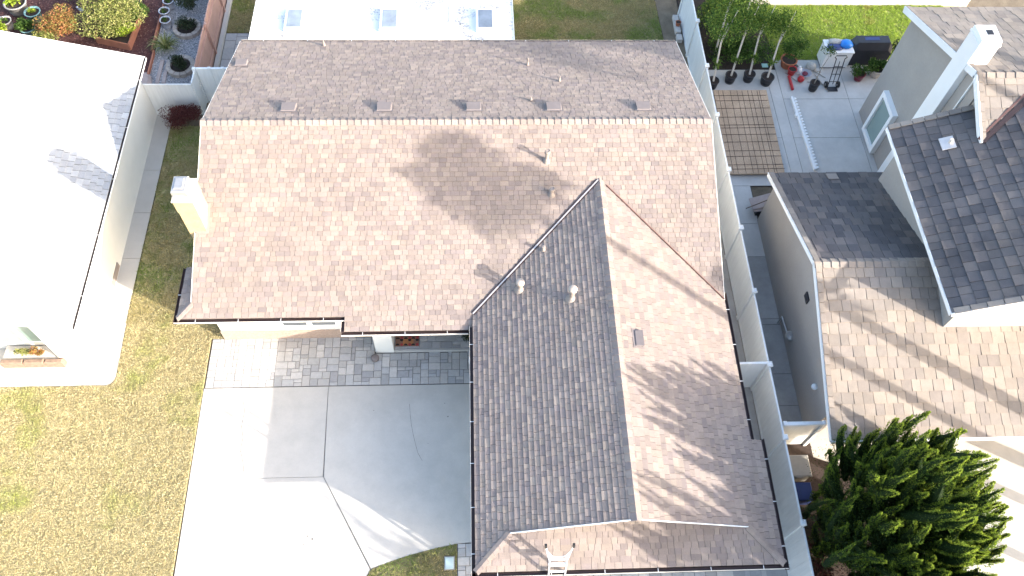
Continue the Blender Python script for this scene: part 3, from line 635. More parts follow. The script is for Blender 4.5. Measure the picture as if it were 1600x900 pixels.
for p, q in ((P1F,q1f),(P1B,q1b),(P2,q2),(P3F,q3f),(P3B,q3b),(P2R,q2r)): slab(p, q, .12, dk, -.02)
rroof = part('roof', dk, 'shingle_deck', rh)
pc = []; pd = []; vis = lambda c: c.x < 17.2 and c.y < 21.6 and not (c.x > 13.3 and c.z < 4.2 and c.y > 10.6)
for k, (p, q) in enumerate(((P1F,q1f),(P3F,q3f),(P3B,q3b))): shingles(p, q, .315, .24, .38, .018, .030, pc, .006, 41+k)
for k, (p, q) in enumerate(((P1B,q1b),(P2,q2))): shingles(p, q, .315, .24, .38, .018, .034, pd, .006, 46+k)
emit_shingles(pc, rroof, 'shingle_gray', 150, .05, ok=vis); emit_shingles(pd, rroof, 'shingle_gray_dark', 148, .05, name='dark_shingle', ok=vis)
caps((RX,RY,RZ), (13.5,RY,RZ), (0,-1,-s1), (0,1,-s1), .26, rroof, 'shingle_gray', .17, .03, 51)
caps((X3,Y3,Z3), (19.5,Y3,Z3), (0,-1,-s3f), (0,1,-s3), .30, rroof, 'shingle_gray', .16, .03, 52)
def edge_tiles(p, q, w, step, name='rake_tile', seed=1, side=(0,0,-1)):
    p = Vector(p); q = Vector(q); n = round((q-p).length/step); rr = random.Random(seed)
    for i in range(n):
        a = p+(q-p)*(i/n); b = p+(q-p)*((i+.96)/n); part(name, MB().bar(a+Vector((0,0,.012)), b, w, .035, tone=(rr.random()*.99,rr.random(),0,1)), 'shingle_gray', rroof)
edge_tiles((RX+.07,RF,z1f(RF)+.045), (RX+.07,RY,RZ+.045), .16, .30, seed=1); edge_tiles((RX+.07,RB,z1b(RB)+.045), (RX+.07,RY,RZ+.045), .16, .30, seed=2)
edge_tiles((X3+.06,B3,Z3-s3*(B3-Y3)+.045), (X3+.06,Y3,Z3+.045), .14, .32, seed=3); edge_tiles((X3+.06,YV3,z2(X3)+.05), (X3+.06,Y3,Z3+.045), .14, .32, seed=4)
edge_tiles((X2,Y2b-.05,Z2+.05), (15.2,Y2b-.05,z2(15.2)+.05), .17, .36, seed=5); edge_tiles((X2+.05,Y2a+.05,Z2+.05), (X2R,Y2a+.05,z2(X2R)+.05), .17, .42, seed=6)
def board(p, q, w, h, m='white_paint', name='rake_board'): part(name, MB().bar(p, q, w, h), m, rh)
board((RX-.015,RF,z1f(RF)-.05), (RX-.015,RY,RZ-.05), .03, .15); board((RX-.015,RB,z1b(RB)-.05), (RX-.015,RY,RZ-.05), .03, .15)
board((X3-.02,B3,Z3-s3*(B3-Y3)-.06), (X3-.02,Y3,Z3-.06), .05, .22); board((X3-.02,YV3,z2(X3)-.02), (X3-.02,Y3,Z3-.06), .05, .20)
board((X2-.015,Y2a,Z2-.05), (X2-.015,Y2b,Z2-.05), .03, .13, name='fascia'); board((RX,RF-.03,z1f(RF)-.05), (RE,RF-.03,z1f(RF)-.05), .05, .14, name='fascia')
board((X2,Y2a-.02,Z2-.05), (X2R,Y2a-.02,z2(X2R)-.05), .04, .16)
# valley gutter between the two upper roofs
v0 = Vector((X3+.02,YV3,z2(X3)+.06)); v1 = Vector((X2R,YV4,z2(X2R)+.06)); part('valley_flashing', MB().bar(v0, v1, .13, .05), 'gutter_dark', rroof)
off = Vector((-.10,.10,.01)); part('valley_edge', MB().bar(v0+off, v1+off, .06, .06), 'trim_brown', rroof)
# chimney chase: white box up the gable wall and through the roof
cc = part('chimney', MB().bbox(14.98,15.62,17.95,18.65,-.03,7.35,.02), 'white_paint', rh)
part('flue', MB().box(15.24,15.44,18.22,18.42,7.352,7.358), 'black_metal', cc); part('chimney_crown', MB().box(14.955,15.645,17.925,18.675,7.12,7.20), 'white_paint', cc)
part('wall_panel', MB().box(15.19,15.238,17.05,17.93,3.0,6.2), 'stucco_gray', rh)
part('downspout', MB().bar((15.16,17.45,4.2), (15.16,17.45,6.35), .05), 'vinyl_white', rh)
wn = MB()
for y0, y1, z0, z1 in [(19.70,20.95,2.02,2.2),(19.70,20.95,.12,.30),(19.70,19.86,.30,2.02),(20.79,20.95,.30,2.02)]: wn.box(15.05,15.24,y0,y1,z0,z1)
wd = part('window', MB().add(wn.v, wn.f), 'white_paint', rh); part('pane', MB().box(15.14,15.16,19.86,20.79,.30,2.02), 'glass_green', wd)
# small vents on the upper roof and meters on the passage wall
def tilevent(x, y):
    o = part('roof_vent', MB().ext([P2.p(-y-.22, x-X2-.18, .05), P2.p(-y+.22, x-X2-.18, .05), P2.p(-y+.22, x-X2+.18, .05), P2.p(-y-.22, x-X2+.18, .05)], (0,0,.02)), 'flashing', rroof)
    part('vent_hood', MB().tube([P2.p(-y, x-X2+.05, .0), P2.p(-y, x-X2+.05, .0)+Vector((0,0,.20))], .055, 12), 'pot_beige', rroof)
tilevent(14.25,15.75); tilevent(15.95,13.85)
pm = MB(); pm.lathe((10.17,11.75,.55), [(.001,0),(.16,.02),(.17,.12),(.10,.2),(.001,.21)], 14); part('gas_meter', pm, 'metal_gray', rh)
part('meter_pipe', MB().tube([(10.12,12.55,.0),(10.12,12.55,.45),(10.12,11.9,.55)], .03, 8), 'metal_gray', rh)
part('wall_light', MB().lathe((10.14,9.55,1.55), [(.001,-.02),(.09,0),(.10,.06),(.001,.12)], 14), 'vinyl_white', rh)
part('wall_vent', MB().box(10.16,10.2,12.0,12.3,2.3,2.55), 'black_metal', rh)
part('loose_tile', MB().bar(P1B.p(-12.2,.28,.05), P1B.p(-11.85,.28,.05), .32, .03, up=P1B.n), 'vent_paint', rroof)

# ------------------------------------------------------------------ fences
FX = 8.82; PY = [27.41,24.97,22.57,20.13,17.62,15.18,12.76,10.20,7.90,5.46,3.02]
fr = thing('fence', 'long white vinyl fence between the brown roof and right neighbour', 'fence', (FX,14,0))
for y in PY:
    p = part('post', MB().box(FX-.065,FX+.065,y-.065,y+.065,-.05,1.84), 'vinyl_white', fr); part('post_cap', MB().bbox(FX-.085,FX+.085,y-.085,y+.085,1.842,1.91,.035), 'vinyl_white', p)
for a, b in zip(PY[:-1], PY[1:]):
    n = 8; L = (a-b-.13)/n
    pn = part('top_rail', MB().bbox(FX-.028,FX+.028,b+.066,a-.066,1.70,1.80,.01), 'vinyl_white', fr)
    for i in range(n): part('fence_board', MB().box(FX-.014,FX+.014,b+.066+L*i+.002,b+.066+L*(i+1)-.002,.05,1.705), 'vinyl_white', pn)
    part('bottom_rail', MB().box(FX-.028,FX+.028,b+.066,a-.066,.0,.12), 'vinyl_white', pn)
gt = thing('gate', 'white vinyl gate closing the narrow yard beside garage wing', 'gate', (8.35,10.25,0))
part('gate_panel', MB().box(7.92,8.74,10.23,10.27,.05,1.78), 'vinyl_white', gt); part('top_rail', MB().bbox(7.9,8.75,10.21,10.29,1.78,1.86,.01), 'vinyl_white', gt); part('post', MB().box(7.80,7.9,10.2,10.3,-.02,1.88), 'vinyl_white', gt)
gt = thing('gate', 'sunlit white gate between the vinyl fence and gray wall', 'gate', (9.5,8.33,0))
part('gate_panel', MB().box(8.90,10.14,8.31,8.35,.05,1.70), 'vinyl_white', gt); part('top_rail', MB().bbox(8.89,10.15,8.27,8.39,1.70,1.80,.015), 'vinyl_white', gt)
for x in (8.93,10.10): part('post', MB().bbox(x-.05,x+.05,8.26,8.40,-.02,1.84,.02), 'vinyl_white', gt)
fl_ = thing('fence', 'white fence panels with gate between the two left houses', 'fence', (-10.5,22,0))
for x0, x1, y in [(-11.98,-11.10,21.88),(-11.09,-10.26,21.88)]: part('fence_board', MB().box(x0,x1,y-.02,y+.02,.02,1.62), 'vinyl_white', fl_)
part('fence_return', MB().box(-10.26,-10.22,21.90,22.55,.02,1.66), 'vinyl_white', fl_)
part('post', MB().bbox(-10.30,-10.18,22.50,22.62,-.02,1.76,.02), 'vinyl_white', fl_)
for x0, x1 in [(-10.16,-9.70),(-9.66,-9.2),(-9.18,-8.35)]: part('gate_board', MB().box(x0,x1,22.54,22.58,.02,1.68), 'vinyl_white', fl_)
part('top_rail', MB().box(-10.16,-8.35,22.52,22.60,1.68,1.74), 'vinyl_white', fl_)
for x in (-9.68,-9.19): part('post', MB().bbox(x-.05,x+.05,22.51,22.61,-.02,1.78,.02), 'vinyl_white', fl_)
wf = thing('fence', 'weathered pinkish wooden fence beside the gravel bed', 'fence', (-10.3,25.5,0))
n = 42
for i in range(n):
    y = 22.75+i*.152; part('picket', MB().box(-10.29,-10.265,y+.004,y+.148,.03,1.62+random.uniform(-.012,.012), (random.random(),random.random(),0,1)), 'wood_pink', wf)
for z in (.35,1.25): part('rail', MB().box(-10.262,-10.22,22.75,29.1,z,z+.09), 'wood_pink', wf)
for y in (25.0,27.4): part('post', MB().box(-10.262,-10.17,y-.045,y+.045,-.02,1.66), 'wood_pink', wf)
part('kerb', MB().box(-10.20,-10.04,22.7,29.2,-.03,.14), 'concrete', wf)
lwall = thing('garden_wall', 'low block wall behind the bright green lawn', 'wall', (16,28.1,0))
for i in range(24): part('wall_block', MB().bbox(12.0+i*.4+.005,12.0+(i+1)*.4-.005,28.02,28.22,-.05,.25,.012), 'block_gray', lwall)
part('wall_cap', MB().box(12.0,21.6,28.0,28.24,.252,.30), 'block_gray', lwall)

# ------------------------------------------------------------------ white patio cover behind the main house
pcv = thing('patio_cover', 'white patio roof with three skylights behind the brown roof', 'patio cover', (-3.3,24.6,0))
def ptop(y): return 2.50-.03*(y-23.0)
x = -8.10; k = 0
while x < 1.54:
    x1 = min(x+1.206, 1.55); part('roof_panel', MB().ext([(x+.006,22.95,ptop(22.95)),(x1-.006,22.95,ptop(22.95)),(x1-.006,26.6,ptop(26.6)),(x+.006,26.6,ptop(26.6))], (0,0,.06)), 'patio_white', pcv)
    if k: part('seam', MB().bar((x,22.96,ptop(22.96)+.062), (x,26.58,ptop(26.58)+.062), .022, .012), 'block_gray', pcv)
    x = x1; k += 1
for xa, xb in [(-6.80,-6.28),(-3.32,-2.78),(.24,.76)]:
    sk = part('skylight', MB().bbox(xa-.09,xb+.09,23.55,24.68,2.50,2.70,.02), 'white_paint', pcv); part('pane', MB().box(xa,xb,23.65,24.58,2.702,2.708), 'glass_blue', sk)
for x in (-7.9,-3.3,1.35): part('post', MB().box(x-.06,x+.06,26.3,26.42,-.02,2.40), 'white_paint', pcv)
part('edge_trim', MB().bar((1.555,22.95,ptop(22.95)+.02), (1.555,26.6,ptop(26.6)+.02), .025, .14), 'white_paint', pcv)
part('edge_trim', MB().bar((-8.105,22.95,ptop(22.95)+.02), (-8.105,26.6,ptop(26.6)+.02), .025, .14), 'white_paint', pcv)

# ------------------------------------------------------------------ foliage helpers
def unit(n):
    v = rng.normal(size=(n,3)); return v/np.linalg.norm(v, axis=1)[:,None]
def leaf_mesh(P, size, upbias=.3, out=None, aspect=.5):
    n = len(P); d = unit(n); d[:,2] += upbias
    if out is not None: d += out
    d /= np.linalg.norm(d,axis=1)[:,None]; s = np.cross(d, unit(n)); s /= np.linalg.norm(s,axis=1)[:,None]+1e-9
    L = size*rng.uniform(.6,1.3,n)[:,None]; w = L*aspect*.5
    v = np.stack([P, P+d*L*.5+s*w, P+d*L, P+d*L*.5-s*w], 1); return v.reshape(-1,3), np.arange(n*4).reshape(-1,4)
def foliage(name, P, size, m, parent, upbias=.3, out=None, aspect=.5, tone=None, label=None):
    v, f = leaf_mesh(P, size, upbias, out, aspect); n = len(P)
    t = np.c_[tone if tone is not None else rng.random(n), rng.random(n), rng.random(n), np.ones(n)]
    o = put(np_obj(name, v, f, t, m), parent)
    if label: o['label'] = label
    return o
def blob(c, r, n, lumps=9, seed=0, shell=.55):        # points through a lumpy crown
    lr = np.random.default_rng(seed); c = np.array(c, float); r = np.array(r, float)
    L = lr.normal(size=(lumps,3)); L /= np.linalg.norm(L,axis=1)[:,None]; L[:,2] = np.abs(L[:,2])*.8; L = L*lr.uniform(.35,.8,lumps)[:,None]; rad = lr.uniform(.32,.55,lumps)
    k = rng.integers(0, lumps, n); u = unit(n)*(rng.uniform(shell**3,1,n)**(1/3))[:,None]
    return c+(L[k]+u*rad[k][:,None])*r
def shrub(name, c, r, n, size, m, label, group=None, seed=0, upbias=.35, aspect=.55, cat='shrub', lumps=10):
    t = thing(name, label, cat, (c[0],c[1],0), group); cz = c[2]
    foliage('foliage', blob((c[0],c[1],cz), r, n, lumps, seed), size, m, t, upbias, None, aspect)
    mb = MB()
    for k in range(5):
        a = k*1.26+seed; mb.tube([(c[0],c[1],max(0,cz-r[2]*.8)-.02), (c[0]+math.cos(a)*r[0]*.3, c[1]+math.sin(a)*r[1]*.3, cz), (c[0]+math.cos(a)*r[0]*.55, c[1]+math.sin(a)*r[1]*.55, cz+r[2]*.45)], [.025,.018,.008], 6)
    part('stem', mb, 'bark_dark', t); return t
def pot(t, c, r, h, m, rim=True, taper=.75):
    pr = [(r*taper,0),(r*(taper+.1),h*.3),(r,h*.93),(r*1.08,h*.93),(r*1.08,h),(r*.93,h),(r*.90,h*.86),(.001,h*.86)]
    o = part('pot', MB().lathe(c, pr, 22), m, t, True); part('soil', MB().lathe((c[0],c[1],c[2]+h*.86), [(r*.89,.0),(r*.89,.006),(.001,.012)], 18), 'soil', t); return o

# ------------------------------------------------------------------ conifers by the right fence
def conifer(c, H, Rr, nf, per, label, seed, group):
    t = thing('conifer_tree', label, 'tree', (c[0],c[1],0), group); lr = np.random.default_rng(seed); P = []; O = []; T = []; core = MB(); br = MB()
    part('trunk', MB().tube([(c[0],c[1],-.05),(c[0]+.05,c[1]+.03,H*.3),(c[0],c[1],H*.62)], [.17,.12,.04], 10), 'bark_dark', t)
    for i in range(nf):
        u = (i+.5)/nf; a = i*2.39996+lr.uniform(-.3,.3); rad0 = Rr*math.sqrt(u)*lr.uniform(.82,1.06); rn = min(1,rad0/Rr)
        env = H*(1-.50*rn**2.2); tz = env*lr.uniform(.74,1.05); ln = lr.uniform(1.3,2.3)*(.75+.25*(1-rn))
        for lv in range(3 if u > .3 else 1):
            tzz = tz-lv*lr.uniform(.7,1.2); ro = rad0*(1+.05*lv-.10*lv*lv)
            if tzz < .9 or c[0]+math.cos(a)*ro < 9.12 and tzz > 1.2 or (lv and c[1]+math.sin(a)*ro > 6.5 and tzz < 3.2): continue
            tip = np.array([c[0]+math.cos(a)*ro, c[1]+math.sin(a)*ro, tzz])+lr.normal(size=3)*.12+np.array([.10,.06,0])
            lean = .10+.30*rn+.08*lv; sw = lr.normal(size=2)*.18; dr = np.array([math.cos(a)*lean+sw[0], math.sin(a)*lean+sw[1], 1]); dr /= np.linalg.norm(dr); p0 = tip-dr*ln
            if p0[2] < .15: p0[2] = .15
            ctl = (p0+tip)/2+np.array([math.cos(a)*.18, math.sin(a)*.18, -.06])+lr.normal(size=3)*.07
            bz = lambda s: (1-s)**2*p0+2*s*(1-s)*ctl+s*s*tip
            wmax = lr.uniform(.18,.31); prof = lambda s: wmax*(1-s)**.75*(.6+.4*np.minimum(1,s*4))
            n8 = 7; ss = [0,.15,.3,.45,.6,.75,.88,.97]; ring = []; ph = lr.uniform(0,6)
            for si in ss:
                p = bz(si); rr_ = float(prof(si))*.55*lr.uniform(.75,1.2); ring += [tuple(p+np.array([math.cos(ph+2*PI*k/n8), math.sin(ph+2*PI*k/n8), lr.uniform(-.3,.3)])*rr_*lr.uniform(.75,1.25)) for k in range(n8)]
            core.add(ring, [(q*n8+k, q*n8+(k+1)%n8, (q+1)*n8+(k+1)%n8, (q+1)*n8+k) for q in range(len(ss)-1) for k in range(n8)], (.05,.2,0,1))
            s = rng.random(per)**.85; ax = ((1-s)**2)[:,None]*p0+(2*s*(1-s))[:,None]*ctl+(s**2)[:,None]*tip; tg = 2*(1-s)[:,None]*(ctl-p0)+2*s[:,None]*(tip-ctl); tg /= np.linalg.norm(tg,axis=1)[:,None]
            q = unit(per); q -= (q*tg).sum(1)[:,None]*tg; q /= np.linalg.norm(q,axis=1)[:,None]; rad = prof(s)*(.86+.26*np.sin(s*ln*11+i+3*q[:,0]))
            P.append(ax+q*(rad*np.sqrt(rng.uniform(.55,1,per)))[:,None]); O.append(tg*2.6+q*1.3); T.append(np.clip(rng.random(per)*.40+s*.58,0,1))  # tone rises toward each plume tip: sunlit highlight put into the leaf colour
    fill = blob((c[0]+.1,c[1],H*.36), (Rr*.85,Rr*.85,H*.38), per*30, 30, seed, .0); P.append(fill); O.append(np.tile(np.array([0,0,1.5]),(len(fill),1))); T.append(rng.random(len(fill))*.25)  # inner fill toned dark, shade inside the crown put into the colour
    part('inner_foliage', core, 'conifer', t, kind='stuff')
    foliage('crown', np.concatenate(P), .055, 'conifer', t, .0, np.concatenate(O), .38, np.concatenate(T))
conifer((10.75,5.3), 6.5, 2.5, 200, 700, 'dense dark green spiky conifer at the lower right corner', 5, None)
conifer((11.3,1.9), 6.9, 2.1, 100, 160, 'second spiky conifer cut by the lower right edge', 6, None)
conifer((11.2,-1.6), 6.9, 2.1, 90, 110, 'third spiky conifer out of view below the picture', 8, None)

# palms standing to the right of the picture: their trunks and crowns throw the long shadows on the roofs
def palm(c, H, label, nfr=26, L=1.5, r=.15):
    t = thing('palm_tree', label, 'tree', (c[0],c[1],0), 'tall palms right of the picture')
    part('trunk', MB().tube([(c[0],c[1],-.05),(c[0],c[1],H*.5),(c[0],c[1],H-.1)], [r*1.25,r,r*.85], 12), 'bark', t); mb = MB()
    for i in range(nfr):
        a = i*2.4; el = random.uniform(-.5,1.2); d = Vector((math.cos(a)*math.cos(el), math.sin(a)*math.cos(el), math.sin(el))); top = Vector((c[0],c[1],H-.05)); l = L*random.uniform(.8,1.1)
        m1 = top+d*l*.6+Vector((0,0,.08)); e = top+d*l+Vector((0,0,-.25)); sd_ = d.cross(Vector((0,0,1)))
        if sd_.length < .1: sd_ = Vector((1,0,0))
        sd_.normalize(); ax = [top, top+d*l*.3+Vector((0,0,.06)), m1, (m1+e)/2, e]
        for k in range(9):
            f_ = .25+.75*k/9; j = min(3,int(f_*4)); p = ax[j].lerp(ax[j+1], f_*4-j); w_ = .52*math.sin(PI*min(1,.25+f_*.7))
            for sg in (-1,1): mb.add([p, p+sd_*sg*w_+d*.12+Vector((0,0,-.08)), p+d*.10], [(0,1,2)], (random.random(),random.random(),0,1))
    part('crown', mb, 'palm', t)
    if L > 1.2: foliage('crown_heart', np.concatenate([blob((c[0]+.35,c[1]+.2,H-.55), (1.15,1.0,.55), 1700, 12, 5, .0), blob((c[0]-.2,c[1]+.75,H+.35), (.75,.7,.5), 600, 8, 6, .0)]), .32, 'palm', t)
palm((19.8,4.55), 12.1, 'tallest palm with a broad crown, out of view to the right', 150, 1.45, .14)
palm((18.9,6.50), 7.3, 'shorter palm out of view beside the right driveway', 14, .7, .20)
palm((18.6,3.2), 5.2, 'slim palm out of view below the right driveway', 14, .7, .13)

t = thing('broadleaf_tree', 'tall round tree out of view beyond the right neighbour house', 'tree', (26.4,11.4,0))
part('trunk', MB().tube([(26.4,11.4,-.05),(26.5,11.4,5),(26.3,11.0,12.0)], [.28,.22,.10], 10), 'bark', t)
foliage('crown', blob((26.4,10.6,12.5), (2.4,2.1,1.8), 9000, 22, 77, .1), .22, 'leaf_tree', t)

# ------------------------------------------------------------------ front of the main house
dm = thing('doormat', 'brown doormat with black and red dotted rows on the porch', 'doormat', (-2.2,12.07,.13))
part('mat_body', MB().bbox(-2.60,-1.84,11.84,12.30,.128,.145,.005), 'mat_brown', dm); mo = MB()
def disc(x, y, r, z, half=False): return MB().add([(x+r*math.cos(k), y+r*math.sin(k), z) for k in ([i*PI/6 for i in range(12)] if not half else [i*PI/7 for i in range(8)])], [tuple(range(12 if not half else 8))])
part('mat_stripe', MB().box(-2.36,-2.02,11.88,12.12,.1452,.1462), 'mat_rust', dm)
for i, x in enumerate((-2.53,-2.27,-2.03)):
    for y in (11.87,12.10): part('mat_dot', disc(x, y, .065, .1475, True), 'mat_black', dm)
    part('mat_dot', disc(x+.125, 12.07, .055, .147), 'mat_black', dm); part('mat_dot', disc(x+.13, 12.15, .05, .148), 'mat_red', dm); part('mat_dot', disc(x+.13, 11.9, .05, .147), 'mat_red', dm)
lo = MB(); lo.lathe((-3.24,11.47,.008), [(.10,0),(.13,.02),(.13,.10),(.10,.15),(.04,.17),(.001,.172)], 16)
solo('garden_light', lo, 'vent_dark', 'small dark round garden light beside the white porch pillar', 'light', smooth=True)
t = thing('potted_shrub', 'dark green shrub in round pot under the eave corner', 'plant', (-.3,12.1,.12)); pot(t, (-.12,12.02,.13), .2, .3, 'pot_gray'); foliage('foliage', blob((-.12,12.02,.6), (.34,.34,.3), 1400, 8, 3), .07, 'leaf_dark', t)
t = thing('garden_chair', 'white metal garden chair half hidden under the wing gutter', 'chair', (0,11.0,0))
part('seat', MB().lathe((.08,10.98,.44), [(.001,0),(.24,.0),(.24,.025),(.001,.025)], 18), 'black_metal', t)
part('backrest', MB().tube([(-.1,11.22,.46),(-.14,11.2,.75),(-.20,11.05,.92),(-.22,10.9,.9),(-.16,10.75,.75),(-.1,10.72,.46)], .016, 8), 'white_paint', t); part('back_bar', MB().tube([(-.15,11.1,.5),(-.2,11.0,.9)], .011, 6).tube([(-.15,10.9,.5),(-.21,10.95,.9)], .011, 6), 'white_paint', t)
part('seat_rim', MB().tube([(.08+.25*math.cos(k*PI/8),10.98+.25*math.sin(k*PI/8),.45) for k in range(17)], .014, 8), 'white_paint', t)
for sx, sy in ((-.16,-.2),(-.16,.2),(.24,-.2),(.24,.2)): part('leg', MB().tube([(.06+sx*.9,10.98+sy*.9,.44),(.06+sx*1.15,10.98+sy*1.15,.008)], .013, 8), 'white_paint', t)
vb = thing('valve_box', 'pale rectangular valve box lid in the small lawn corner', 'utility box', (-.83,5.04,0))
part('lid', MB().bbox(-.95,-.71,4.88,5.20,-.02,.055,.008), 'valve_lid', vb); part('frame', MB().box(-.98,-.68,4.85,5.23,-.04,.035), 'pot_gray', vb)
# ladder leaning on the front eave
ld = thing('ladder', 'white aluminium ladder leaning against the front eave of wing', 'ladder', (1.95,3.35,0))
def lp(x, s): return Vector((x, 3.32+1.10*s, 3.42*s))          # s 0..1 along the ladder
for x in (1.75,2.17): part('rail', MB().bar(lp(x,0), lp(x,1.0), .03, .075, up=(0,1,0)), 'aluminium', ld)
for k in range(12): part('rung', MB().bar(lp(1.76,.06+k*.082), lp(2.16,.06+k*.082), .05, .03), 'aluminium', ld)
for x0, x1 in ((1.75,1.62),(2.17,2.30)):
    part('arm', MB().bar(lp(x0,.93), lp(x1,1.12)+Vector((0,.02,0)), .035, .05), 'aluminium', ld); part('rubber_foot', MB().bar(lp(x1,1.115), lp(x1,1.15), .06, .06), 'rubber', ld)
part('spreader', MB().tube([lp(1.70,1.0),lp(1.80,.965),lp(1.95,.955),lp(2.12,.965),lp(2.22,1.0)], .022, 8), 'aluminium', ld)
part('spreader', MB().tube([lp(1.66,1.07),lp(1.80,1.0),lp(1.95,.985),lp(2.12,1.0),lp(2.26,1.07)], .014, 8), 'aluminium', ld)
part('cross_bar', MB().bar(lp(1.72,.90), lp(2.20,.90), .05, .06), 'aluminium', ld)

# ------------------------------------------------------------------ left back garden
def ring_planter(c, R_, label, seed):
    t = thing('ring_planter', label, 'planter', (c[0],c[1],0), 'round stone ring planters in the gravel')
    n = 13
    for i in range(n):
        a0 = 2*PI*i/n+.02; a1 = 2*PI*(i+1)/n-.02; q = [(c[0]+r*math.cos(a), c[1]+r*math.sin(a)) for r, a in ((R_,a0),(R_,(a0+a1)/2),(R_,a1),(R_-.17,a1),(R_-.17,(a0+a1)/2),(R_-.17,a0))]
        part('ring_stone', MB().prism(q, -.02, .17+random.uniform(-.008,.008)), 'stone_ring', t)
    part('soil', MB().lathe((c[0],c[1],0), [(R_-.175,0),(R_-.175,.08),(.001,.10)], 18), 'soil', t)
    shrub('shrub', (c[0],c[1],.32), (R_*.70,R_*.70,.28), 1500, .06, 'leaf_dark', 'dark leafy shrub inside the '+label, seed=seed)
ring_planter((-11.60,26.45), .56, 'farther stone ring planter', 3); ring_planter((-11.50,24.33), .56, 'nearer stone ring planter by the white fence', 4)
shrub('shrub', (-11.6,27.75,.45), (.62,.6,.5), 2000, .07, 'leaf_dark', 'dark feathery shrub behind the farther stone ring', seed=8)
shrub('shrub', (-10.95,28.4,.3), (.4,.4,.35), 900, .07, 'leaf_dark', 'small dark shrub at the wooden fence by the top edge', seed=9)
for (x, y), lb in (((-12.50,27.75),'blue gray pot farthest back in the gravel'),((-12.56,27.15),'middle one of three blue gray pots'),((-12.42,26.62),'nearest of the three blue gray pots')):
    t = thing('flower_pot', lb, 'pot', (x,y,0), 'blue gray pots in the gravel'); pot(t, (x,y,0), .21, .40, 'pot_blue'); foliage('plant', blob((x,y,.36), (.15,.15,.08), 120, 5, 2), .06, 'leaf_mid', t)
t = thing('spider_plant', 'striped yellow green grassy plant at the gravel edge', 'plant', (-12.25,25.35,0)); mb = MB()
for i in range(150):
    a = random.uniform(0,2*PI); l = random.uniform(.35,.75); h = random.uniform(.2,.5); w = .018; p = Vector((-12.25,25.35,.02)); dx, dy = math.cos(a), math.sin(a); tn = (random.random(),random.random(),0,1); pts = []
    for s in (0,.35,.7,1): pts.append((p+Vector((dx*l*s,dy*l*s,h*math.sin(s*2.3)*1.1)), w*(1-s*.85)))
    v = []
    for q, ww in pts: v += [q+Vector((-dy*ww,dx*ww,0)), q-Vector((-dy*ww,dx*ww,0))]
    mb.add(v, [(0,1,3,2),(2,3,5,4),(4,5,7,6)], tn)
part('leaves', mb, 'leaf_spider', t)
for i, (x, y) in enumerate(((-12.30,24.1),(-12.06,24.1))): solo('plank', MB().bbox(x-.07,x+.07,y-.62,y+.62,.0,.05,.006), 'wood_gray', ('left' if i == 0 else 'right')+' one of two gray planks lying on gravel', 'plank', 'planks on the gravel')
solo('edging_board', MB().box(-12.82,-12.76,25.2,29.2,-.02,.14), 'wood_red', 'long red brown edging board between mulch and gravel', 'edging'); solo('edging_board', MB().box(-12.72,-12.66,22.3,25.15,-.02,.14), 'wood_red', 'short red brown edging board nearest the white roof', 'edging')
solo('boulder', MB().lathe((-12.85,23.5,-.05), [(.34,0),(.36,.12),(.26,.24),(.001,.28)], 9, sy=1.5), 'wood_gray', 'brown boulder beside the gravel near the white roof corner', 'rock')
rb = thing('raised_bed', 'raised bed of red brown boards around the big bush', 'planter', (-14.4,26.2,0))
part('board', MB().bar((-15.05,25.72,.15), (-13.66,25.30,.15), .05, .34), 'wood_red', rb); part('board', MB().bar((-13.66,25.30,.15), (-13.55,26.9,.15), .05, .34), 'wood_red', rb); part('board', MB().bar((-15.05,25.72,.15), (-15.2,27.6,.15), .05, .34), 'wood_red', rb)
part('soil', MB().prism([(-15.05,25.74),(-13.68,25.33),(-13.57,26.9),(-13.6,28),(-15.2,27.7)], 0, .25), 'soil', rb)
shrub('bush', (-14.5,26.7,.7), (1.5,1.3,.9), 13000, .075, 'leaf_yellow', 'large yellow green bush in the raised bed', seed=21, lumps=18, cat='bush')
shrub('bush', (-13.85,25.85,.5), (.45,.42,.35), 1800, .07, 'leaf_bright', 'bright lime patch of leaves at bed corner', seed=22, cat='bush')
shrub('bush', (-13.5,26.9,.5), (.4,.5,.45), 1500, .08, 'leaf_mid', 'dark green shrub on the right of the raised bed', seed=23, cat='bush')
shrub('bush', (-16.4,26.2,.6), (.85,.75,.65), 6000, .07, 'leaf_red', 'bush with orange red flowering tips behind the white roof', seed=24, lumps=14, cat='bush')
shrub('bush', (-16.9,25.7,.4), (.45,.45,.4), 2000, .07, 'leaf_yellow', 'low yellow green bush at the roof edge', seed=25, cat='bush')
shrub('bush', (-16.2,28.0,.6), (.75,.6,.6), 3500, .07, 'leaf_yellow', 'yellow green bush cut by the top edge', seed=26, cat='bush')
def pp(name, c, r, h, m, lm, lab, n=500, pr=None, lz=.15, sz=.07, sd_=1):
    t = thing(name, lab, 'plant', (c[0],c[1],0)); pot(t, (c[0],c[1],0), r, h, m); pr = pr or (r*.9,r*.9,r*.7)
    foliage('foliage', blob((c[0],c[1],h+lz*pr[2]), pr, n, 7, sd_), sz, lm, t); return t
pp('potted_plant', (-17.75,27.0), .30, .46, 'pot_teal', 'leaf_bright', 'teal glazed pot with small bright plant', 300, (.16,.16,.14), .0, .06)
pp('potted_plant', (-17.75,26.15), .28, .40, 'pot_teal', 'leaf_mid', 'bushy green plant in dark teal pot at roof edge', 1600, (.42,.38,.3))
pp('potted_plant', (-18.55,27.5), .42, .5, 'pot_gray', 'leaf_bright', 'wide gray bowl with pale yellow leaves at top left', 300, (.3,.3,.3), .3, .16)
pp('potted_plant', (-18.75,26.55), .25, .4, 'pot_beige', 'leaf_mid', 'beige pot beside the wide gray bowl', 200, (.14,.14,.1), .0, .05)
